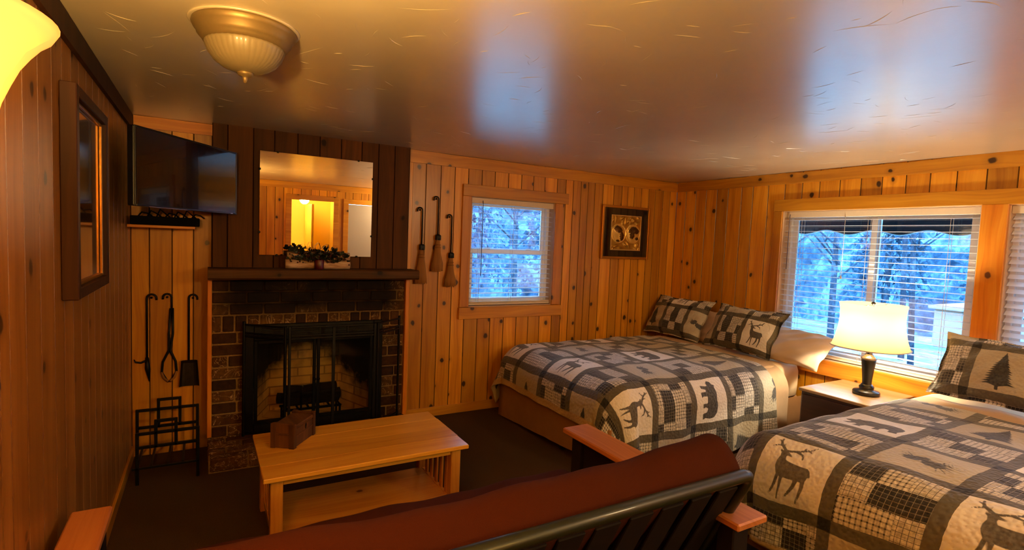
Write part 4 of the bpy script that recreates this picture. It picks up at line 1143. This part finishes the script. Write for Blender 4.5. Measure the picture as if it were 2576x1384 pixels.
def bed(label, x0, x1, y0, y1, ztop, hem0, hem1, loc, skx, sky):
    b = thing('bed', label, 'bed', loc)
    mb = MB()                        # mattress: rounded block
    n = 40; rows = []
    zs = [ztop - .30, ztop - .29, ztop - .2, ztop - .08, ztop - .035, ztop - .01, ztop, ztop]
    ins = [.02, .004, .0, .0, .010, .035, .075, .3]
    for z, d in zip(zs, ins):
        ring = []; rc = .10
        a0, a1, c0, c1 = x0 + d, x1 - d, y0 + d, y1 - d
        for (cx, cy_, s) in ((a1 - rc, c1 - rc, 0), (a0 + rc, c1 - rc, 1), (a0 + rc, c0 + rc, 2), (a1 - rc, c0 + rc, 3)):
            for k in range(9):
                t = (s + k / 8) * PI / 2; ring.append((cx + rc * math.cos(t), cy_ + rc * math.sin(t), z))
        rows.append(ring)
    mb.grid(np.array(rows), closed=True); m = len(rows[0]); mb.f.append(tuple((len(rows) - 1) * m + k for k in range(m))); mb.t.append(.5); mb.sm.append(True)
    obj('mattress', mb, M_fitted, b)
    obj('box_spring', MB().box(x0 + .02, x1 - .01, y0 + .02, y1 - .02, .16, ztop - .29, .02), M_skirt, b)
    x0, y0 = skx, sky
    # skirt: hanging cloth round foot and near side with a box pleat at the corner
    path = [(x1 - .02, y1 - .01), (x0 + .10, y1 - .01), (x0 + .005, y1 - .02)]
    for k in range(1, 21): path.append((x0 + .004 + (.006 if k % 5 == 0 else 0), y1 - .02 - (y1 - y0 - .04) * k / 20))
    path += [(x0 + .03, y0 + .012), (x0 + .05, y0 + .03), (x0 + .06, y0 + .004)]
    for k in range(1, 21): path.append((x0 + .06 + (x1 - x0 - .08) * k / 20, y0 + .004 + (.006 if k % 4 == 0 else 0)))
    rows = []
    for k in range(7):
        f = k / 6; ring = []
        for (px, py) in path:
            hem = hem0 + (hem1 - hem0) * (y1 - py) / (y1 - y0) if px < x0 + .2 else hem1
            z = (ztop - .28) * (1 - f) + hem * f
            ring.append((px - .012 * f * (1 if px < x0 + .1 else 0), py - .01 * f * (1 if py < y0 + .1 else 0), z))
        rows.append(ring)
    obj('bed_skirt', MB().grid(np.array(rows)), M_skirt, b, fix=False)
    for (cx, cy_) in ((x0 + .12, y0 + .12), (x0 + .12, y1 - .12), (x1 - .12, y0 + .12), (x1 - .12, y1 - .12), (x0 + .06, (y0 + y1) / 2 - .18)):
        w = MB().lathe([(.0, -.014), (.026, -.014), (.03, -.008), (.03, .008), (.026, .014), (0, .014)], 16, M=Matrix.Translation((cx, cy_, .031)) @ Matrix.Rotation(PI / 2, 4, 'X')); w.tube([(cx, cy_, .05), (cx, cy_, .165)], .012, 8)
        obj('caster', w, M_rubber, b)
    return b
Z1, Z2 = .65, .665
bed('far bed with tan skirt along the back wall, dressed in a printed quilt', 2.44, 4.62, 2.73, 4.235, Z1 - .014, .004, .10, (3.5, 3.5, 0), 2.36, 2.68)
bed('near bed at the right edge, beyond the futon, dressed in a printed quilt', 2.51, 4.62, .23, 1.75, Z2 - .014, .10, .10, (3.5, 1.0, 0), 2.44, .18)
quilt('printed lodge quilt spread over the far bed by the back wall', 2.335, 2.625, 4.335, .22, Z1, 2.335 + .22 - .46, 4.08, 2.625 + .22 - .72, 4.335 - .22 + .52, 2.33, 2.74, .39, 1.0, group=None, fold=.055, hemw=.06, flap=.05)
quilt('printed lodge quilt spread over the near bed at the right edge', 2.40, .12, 1.86, .24, Z2, 2.40 + .24 - .64, 4.02, .12 + .24 - .5, 1.86 - .24 + .60, 2.18, .10, .39, 2.3, skew=-.10, fold=.05)
tag(plain_drape('folded_sheet', M_sheet, 2.35, 2.633, 4.327, .22, Z1 - .008, 3.9, 4.27, 2.633 + .22 - .68, 4.327 - .22 + .3, 1.0, wr=.006), 'beige sheet showing between the far quilt and its pillows', 'sheet')
tag(plain_drape('folded_sheet', M_sheet, 2.42, .128, 1.852, .24, Z2 - .008, 3.85, 4.30, .128 + .24 - .4, 1.852 - .24 + .50, 2.3, wr=.006), 'beige sheet showing between the near quilt and its pillow', 'sheet')

def pillow_pts(w, h, T, n=56, conc=.06, seed=0, flange=0.0):
    u = np.linspace(-1, 1, n); U, V = np.meshgrid(u, u, indexing='ij')
    fu, fv = (w / 2 - flange) / (w / 2), (h / 2 - flange) / (h / 2)
    a = np.clip(1 - (U / fu) ** 2, 0, 1); b = np.clip(1 - (V / fv) ** 2, 0, 1)
    th = T / 2 * (a * b) ** .42
    x = U * w / 2 * (1 - conc * (1 - V ** 2) * np.abs(U)); y = V * h / 2 * (1 - conc * 1.3 * (1 - U ** 2) * np.abs(V))
    wv = .006 * np.sin(U * 7 + seed) * np.sin(V * 6 + seed * 2) + .004 * np.sin(U * 15 - V * 11 + seed)
    edge = .01 * np.sin(U * 9 + V * 7 + seed) * (1 - np.minimum(a * b * 4, 1))
    return U, V, np.stack([x, y, th + wv * (th > .004) + edge], -1), np.stack([x, y, -th * .8 + edge], -1)
def pillow(name, label, base, w, h, T, tilt, mat, yawz=0.0, cells=None, conc=.06, seed=0, flange=0.0, pitch=.3, off=(0, 0), n=56, rollz=0.0, cat='pillow', group=None):
    U, V, F, B = pillow_pts(w, h, T, n, conc, seed, flange)
    t = math.radians(tilt)
    M = Matrix.Translation(base) @ Matrix.Rotation(math.radians(yawz), 4, 'Z') @ Matrix(((0, math.cos(t), -math.sin(t), 0), (-1, 0, 0, 0), (0, math.sin(t), math.cos(t), 0), (0, 0, 0, 1))) @ Matrix.Rotation(math.radians(rollz), 4, 'Z') @ Matrix.Translation((0, h / 2, 0))
    R3 = np.array([[M[i][j] for j in range(3)] for i in range(3)]); tr = np.array([M[i][3] for i in range(3)])
    P = np.concatenate([F, B[1:-1, 1:-1].reshape(-1, 3)[None] if False else B[:, ::-1]], 1)
    o = grid_obj(name, P @ R3.T + tr, mat)
    if cells is not None:
        qx = ((U * w / 2 - off[0]) / pitch); qy = ((V * h / 2 - off[1]) / pitch)
        qx = np.concatenate([qx, qx[:, ::-1]], 1).ravel(); qy = np.concatenate([qy, qy[:, ::-1]], 1).ravel()
        set_fields(o, np.stack([qx, qy, 0 * qx], 1), print_fields(qx, qy, cells, up='y'))
    return tag(o, label, cat, group)
c1 = {(-1, 0): 4, (0, 0): None, (1, 0): 2, (-1, 1): None, (0, 1): 1, (1, 1): None}
pillow('pillow_sham', 'printed pillow sham with a dark tree, in the corner of the far bed', (4.27, 4.0, .665), .77, .47, .17, 60, M_quilt, 0, lambda a, b: c1.get((a, b), 2), pitch=.30, off=(-.12, -.20), n=120, seed=1, flange=.02)
c2 = {(0, 0): 1, (-1, 0): None, (0, 1): None, (-1, 1): 2, (-2, 0): 4, (-2, 1): None}
pillow('pillow_sham', 'printed pillow sham with an antlered deer, leaning beside the lamp window', (4.25, 3.19, .665), .77, .47, .18, 60, M_quilt, -4, lambda a, b: c2.get((a, b), None), pitch=.31, off=(.06, -.20), n=120, seed=2, flange=.02)
pillow('bed_pillow', 'plain pale pillow lying behind the deer sham under the window', (4.34, 2.86, .655), .80, .44, .17, 33, M_case, 4, conc=.07, seed=3, n=60, rollz=-3)
pillow('bed_pillow', 'plain pale pillow mostly hidden behind the corner sham', (4.42, 3.98, .655), .70, .40, .13, 48, M_case, 0, conc=.07, seed=5, n=50)
c3 = {(0, 0): 4, (-1, 0): None, (1, 0): None, (0, 1): None, (-1, 1): 2, (1, 1): 1}
pillow('pillow_sham', 'printed pillow sham with a big dark tree on the near bed', (4.27, 1.27, .69), .80, .47, .17, 60, M_quilt, -2, lambda a, b: c3.get((a, b), None), pitch=.34, off=(-.20, -.185), n=120, seed=4, flange=.02)

# ------------------------------------------------------------------ nightstand and lamp
ns = thing('nightstand', 'dark nightstand with a pale glossy top between the two beds', 'nightstand', (4.38, 2.16, 0))
obj('table_top', MB().box(4.055, 4.69, 1.90, 2.425, .528, .552, .004), M_nstop, ns)
obj('carcass', MB().box(4.075, 4.68, 1.915, 2.41, .04, .528, .004), M_nsbody, ns)
for z in (.07, .30):
    dr = obj('drawer', MB().box(4.058, 4.075, 1.93, 2.395, z, z + .205, .004), M_nsbody, ns)
    obj('knob', MB().lathe([(0, 0), (.012, .001), (.014, .01), (.006, .016), (.006, .024)], 12, M=Matrix.Translation((4.034, 2.16, z + .1)) @ Matrix.Rotation(PI / 2, 4, 'Y')), M_silver, dr)
for x in (4.09, 4.62):
    for y in (1.93, 2.35): obj('foot', MB().box(x, x + .05, y, y + .05, .0005, .04, .003), M_nsbody, ns)
NX, NY, NZ = 4.37, 2.085, .5525
tl = thing('table_lamp', 'lit table lamp with cream bell shade and black turned base on the nightstand', 'lamp', (NX, NY, NZ))
cc = (NX, NY, NZ)
obj('base', MB().lathe([(.085, .0005), (.09, .004), (.09, .022), (.084, .03), (.05, .036), (.047, .045), (.05, .05), (.05, .062), (.04, .072), (.036, .08)], 40, cc), M_blackplastic, tl)
obj('lamp_body', MB().lathe([(.034, .078), (.031, .085), (.033, .12), (.041, .20), (.049, .262), (.047, .27)], 40, cc), M_blackplastic, tl)
obj('collar', MB().lathe([(.048, .268), (.053, .272), (.053, .28), (.045, .288), (.03, .30), (.022, .318), (.027, .324), (.027, .332), (.015, .34), (.012, .385)], 32, cc), M_silver, tl)
obj('lamp_shade', MB().shell([(.245, .362), (.240, .366), (.222, .42), (.205, .50), (.198, .58), (.200, .65), (.208, .690), (.204, .692)], 64, cc, ribs=0, sq=.5), M_lampshade, tl, fix=False)
obj('shade_trim', MB().tube([(NX + .246 * math.cos(a) * ((abs(math.cos(a)) ** 2.5 + abs(math.sin(a)) ** 2.5) ** -.4), NY + .246 * math.sin(a) * ((abs(math.cos(a)) ** 2.5 + abs(math.sin(a)) ** 2.5) ** -.4), NZ + .363) for a in np.linspace(0, 2 * PI, 49)], .004, 6, caps=False), M_tape, tl)
obj('harp', MB().tube([(NX, NY - .01, NZ + .38), (NX, NY - .05, NZ + .5), (NX, NY - .03, NZ + .64), (NX, NY, NZ + .685)], .003, 6).tube([(NX - .2, NY, NZ + .684), (NX + .2, NY, NZ + .684)], .0025, 6), M_silver, tl)
obj('finial', MB().lathe([(.006, .684), (.014, .692), (.016, .70), (.008, .708), (0, .71)], 16, cc), M_blackplastic, tl)
M_bulb = mk_shade('glowing_bulb', '#ffffff', 30.0, (1, .8, .5, 1))
obj('bulb', MB().lathe([(.012, .40), (.02, .42), (.032, .455), (.03, .485), (.012, .505), (0, .507)], 20, cc), M_bulb, tl)

# ------------------------------------------------------------------ behind the camera: hall doorway and a grey door (seen in the mirror)
mb = MB()
for (a, b, zt) in ((D1[0], D1[1], D1[3]), (D2[0], D2[1], D2[3])):
    mb.box(a - .09, a, YR, YR + .02, 0, zt + .09); mb.box(b, b + .09, YR, YR + .02, 0, zt + .09); mb.box(a, b, YR, YR + .02, zt, zt + .09)
struct('trim_doors', mb, M_pine_h, 'pine casings round the two doorways of the rear wall')
dd = struct('door_1', MB().box(D2[0], D2[1], YR - .04, YR - .005, .005, D2[3] - .003, .003), M_greydoor, 'plain grey white door in the rear wall')
obj('door_handle', MB().tube([(D2[0] + .06, YR - .005, .98), (D2[0] + .06, YR + .05, .98), (D2[0] + .16, YR + .05, .98)], .01, 8), M_silver, dd)
HYB = YR - 1.3
mb = MB().box(D1[0] - .5, D1[0] - .48, HYB, YR - .02, 0, H, 0).box(D1[1] + .2, D1[1] + .22, HYB, YR - .02, 0, H, 0).box(D1[0] - .5, D1[1] + .22, HYB - .02, HYB, 0, H, 0).box(D1[0] - .5, D1[1] + .22, HYB, YR - .02, H, H + .02, 0).box(D1[0] - .5, D1[1] + .22, HYB, YR, -.02, 0, 0)
struct('wall_hall', mb, M_yellow, 'yellow walls of the little hall behind the doorway')
d2 = struct('door_2', MB().box(1.66, 1.70, HYB + .25, YR - .30, .005, 2.0, .003), M_yellow, 'open cream door standing in the hall')
gl = thing('globe_light', 'round white globe light on the hall ceiling, seen in the mirror', 'ceiling light', (1.62, YR - .5, H))
gc = (1.58, YR - .62, 0)
obj('globe', MB().lathe([(0, 2.13), (.05, 2.14), (.085, 2.175), (.095, 2.22), (.085, 2.265), (.055, 2.298)], 24, gc), M_globe, gl)
obj('fitting', MB().lathe([(.055, 2.295), (.07, 2.31), (.07, 2.349), (0, 2.349)], 24, gc), M_brass, gl)

# ------------------------------------------------------------------ outside
def mk_out(name, cols, scale):
    t = NT(name); o, x = t.xyz(); n = t.noise(o, scale, 5, .65); n2 = t.noise(o, scale * .13, 2)
    c = t.ramp(t.math('MULTIPLY_ADD', n2, .5, t.math('MULTIPLY', n, .5)), [(.35, lin(cols[0])), (.5, lin(cols[1])), (.65, lin(cols[2]))])
    t.bsdf(base=c, rough=.95, spec=.1); return t.m
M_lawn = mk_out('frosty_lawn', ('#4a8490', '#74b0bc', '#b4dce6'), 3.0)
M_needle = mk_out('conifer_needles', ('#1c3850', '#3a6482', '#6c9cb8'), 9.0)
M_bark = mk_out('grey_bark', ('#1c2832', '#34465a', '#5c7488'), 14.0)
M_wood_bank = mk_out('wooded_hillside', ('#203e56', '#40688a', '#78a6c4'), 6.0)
gnd = MB(); n = 40; rows = []
for i in range(n + 1):
    rows.append([(-14 + 44 * i / n, -14 + 44 * j / n, -.55 + .05 * math.sin(i * 1.7) * math.sin(j * 1.3)) for j in range(n + 1)])
struct('ground_lawn', gnd.grid(np.array(rows)), M_lawn, 'pale frosty lawn outside the windows', fix=False)
bank = MB()
def bankline(p0, p1, h, seed):
    rows = []; rnd = np.random.default_rng(seed); m = 120
    for j in range(26):
        f = j / 25; row = []
        for i in range(m + 1):
            s = i / m; x = p0[0] + (p1[0] - p0[0]) * s; y = p0[1] + (p1[1] - p0[1]) * s
            nx_, ny_ = (p1[1] - p0[1]), -(p1[0] - p0[0]); L = math.hypot(nx_, ny_)
            dep = -f * 2.5 + rnd.normal(0, .12); row.append((x + nx_ / L * dep * -1 * -1, y + ny_ / L * dep, -.6 + f * h * (1 + .12 * math.sin(s * 31 + seed)) + rnd.normal(0, .05)))
        rows.append(row)
    bank.grid(np.array(rows), smooth=True)
bankline((-8, 15), (17, 15), 5.2, 1); bankline((17, 16), (17, -12), 5.2, 2)
tag(obj('wooded_hillside', bank, M_wood_bank, None, fix=False), 'bluish thicket rising behind the lawn outside both windows', 'thicket', kind='stuff')
def conifer(x, y, h, r, label, seed):
    rnd = random.Random(seed); t = thing('conifer_tree', label, 'tree', (x, y, -.56), 'trees outside the windows')
    obj('trunk', MB().tube([(x, y, -.6), (x + .05, y, h * .5), (x, y, h * .95)], [.10, .07, .02], 8), M_bark, t)
    mb = MB()
    for k in range(2600):
        f = rnd.random() ** .8; z = h * (.08 + .9 * f); rr_ = r * (1 - f) * (.35 + .75 * rnd.random()); a = rnd.uniform(0, 2 * PI)
        p = Vector((x + rr_ * math.cos(a), y + rr_ * math.sin(a), z - rr_ * .25)); dd_ = Vector((math.cos(a), math.sin(a), -.35)); s = Vector((-math.sin(a), math.cos(a), 0)); L = rnd.uniform(.08, .19)
        mb.add([p - dd_ * L * .5, p + s * L * .3 - Vector((0, 0, .06)), p + dd_ * L * .6, p - s * L * .3 - Vector((0, 0, .06)), p + Vector((0, 0, .08))], [(0, 1, 4), (1, 2, 4), (2, 3, 4), (3, 0, 4)])
    o = obj('foliage', mb, M_needle, t, fix=False)
def bare(x, y, h, label, seed):
    rnd = random.Random(seed); t = thing('bare_tree', label, 'tree', (x, y, -.56), 'trees outside the windows')
    lean = rnd.uniform(-.3, .3)
    obj('trunk', MB().tube([(x, y, -.6), (x + lean * .4, y + .1, h * .4), (x + lean, y, h)], [.06, .042, .015], 8), M_bark, t)
    mb = MB()
    for k in range(16):
        f = rnd.uniform(.2, .95); a = rnd.uniform(0, 2 * PI); L = rnd.uniform(.6, 1.5) * (1.1 - f * .6); p = Vector((x + lean * f, y, h * f)); q = p + Vector((math.cos(a), math.sin(a), .9)) * L * .6; r_ = q + Vector((math.cos(a) * .5, math.sin(a) * .5, .7)) * L * .5
        mb.tube([p, q, r_], [.018, .011, .004], 5)
        for e in range(3): mb.tube([q, q + Vector((rnd.uniform(-1, 1), rnd.uniform(-1, 1), .6)) * L * .35], [.01, .004], 4)
    obj('branches', mb, M_bark, t)
tl_ = 'bluish conifer seen through the blind of the small window'
for i, (x, y, h, r) in enumerate(((3.3, 10.2, 6.5, 1.3), (5.6, 12.2, 7.5, 1.4), (9.0, 12.8, 6.8, 1.4))): conifer(x, y, h, r, tl_, 10 + i)
for i, (x, y, h) in enumerate(((5.3, 9.0, 5.0),)): bare(x, y, h, 'bare pale tree among the conifers outside the small window', 30 + i)
for i, (x, y, h) in enumerate(((10.6, 6.9, 5.0), (12.6, 5.4, 5.6), (9.0, 4.9, 5.0), (13.2, 2.6, 5.2), (12.8, 8.4, 6.0), (11.6, 3.9 + .9, 5.0), (14.8, 1.2, 5.5))): bare(x, y, h, 'thin bare tree seen through the blind of the wide window', 50 + i)
for i, (x, y, h, r) in enumerate(((15.2, 7.0, 6.5, 1.0), (15.4, 4.6, 6.0, 1.0))): conifer(x, y, h, r, 'bluish conifer behind the bare trees outside the wide window', 70 + i)
# awning with a scalloped edge above the wide window
aw = thing('awning', 'dark awning with a pale scalloped edge outside the wide window', 'awning', (XR + .5, 2.3, 2.2))
M_aw = simple('dark_awning_cloth', '#1c2430', .8); M_awe = simple('awning_piping', '#b8c8d8', .7)
xa = XR + .95
obj('roof_cloth', MB().add([(XR + .16, -.4, 2.42), (XR + .16, 3.7, 2.42), (xa, 3.7, 2.02), (xa, -.4, 2.02)], [(0, 1, 2, 3)]), M_aw, aw, fix=False)
rows = []; edge = []
for i in range(161):
    y = -.4 + 4.1 * i / 160; z = 1.835 + .022 * math.cos(y * 2 * PI / .46)
    rows.append([(xa, y, 2.02), (xa, y, z)]); edge.append((xa, y, z))
obj('valance', MB().grid(np.array(rows)), M_aw, aw, fix=False); obj('scalloped_edge', MB().tube(edge, .006, 5), M_awe, aw)
# a pale low trailer across the lawn
ptr = thing('utility_trailer', 'pale flat sided trailer parked on the lawn outside the wide window', 'trailer', (11.0, 3.0, -.5))
M_tr = simple('pale_panel', '#8a8078', .6)
obj('body', MB().box(10.4, 11.8, 1.9, 4.05, .15, .78, .03), M_tr, ptr); obj('roof', MB().box(10.3, 11.9, 1.85, 4.1, .78, .84, .02), M_tr, ptr)
for y in (2.3, 3.6): obj('wheel', MB().lathe([(0, -.08), (.2, -.08), (.3, -.06), (.3, .06), (.2, .08), (0, .08)], 20, M=Matrix.Translation((10.42, y, -.2)) @ Matrix.Rotation(PI / 2, 4, 'Y')), M_rubber, ptr)

# ------------------------------------------------------------------ light
w = bpy.data.worlds.new('overcast_sky'); SC.world = w; w.use_nodes = True
nt = w.node_tree; nt.nodes.clear(); bg = nt.nodes.new('ShaderNodeBackground'); wo = nt.nodes.new('ShaderNodeOutputWorld')
bg.inputs[0].default_value = (.36, .63, 1.0, 1); bg.inputs[1].default_value = 9.0
nt.links.new(bg.outputs[0], wo.inputs[0])
def lamp(name, loc, power, col, r=.05, kind='POINT'):
    l = bpy.data.lights.new(name, kind); l.energy = power; l.color = col
    if kind == 'POINT': l.shadow_soft_size = r
    o = bpy.data.objects.new(name, l); o.location = loc; COL.objects.link(o); return o
lamp('floor_lamp_bulb', (LX, LY, LZ - .03), 215, (1, .60, .16), .05)
lamp('table_lamp_bulb', (NX, NY, NZ + .53), 46, (1, .83, .56), .05)
lamp('rear_fill_light', (3.3, -.75, 2.1), 55, (1, .72, .38), .2)  # added warm fill behind the camera, a bare light without any fixture
lamp('firebox_fill_light', (.78, 4.58, .40), .15, (1, .66, .22), .06)  # added light that brightens the firebox lining
lamp('hall_bulb', (gc[0], gc[1], 2.08), 90, (1, .74, .25), .08)
def portal(loc, sx, sy, rot):
    l = bpy.data.lights.new('sky_portal', 'AREA'); l.shape = 'RECTANGLE'; l.size = sx; l.size_y = sy; l.cycles.is_portal = True
    o = bpy.data.objects.new('sky_portal', l); o.location = loc; o.rotation_euler = rot; COL.objects.link(o)
portal((2.56, YB + .16, 1.49), .95, 1.02, (-PI / 2, 0, 0)); portal((XR + .16, 2.35, 1.335), 1.5, 1.32, (PI / 2, 0, PI / 2)); portal((XR + .16, .72, 1.335), 1.5, 1.32, (PI / 2, 0, PI / 2))

SC.view_settings.view_transform = 'Standard'; SC.view_settings.look = 'None'; SC.view_settings.exposure = 0.62; SC.view_settings.gamma = 1.0
SC.cycles.max_bounces = 8; SC.cycles.transparent_max_bounces = 16; SC.cycles.sample_clamp_indirect = 4.0; SC.cycles.caustics_reflective = False; SC.cycles.caustics_refractive = False
SC.cycles.use_denoising = True
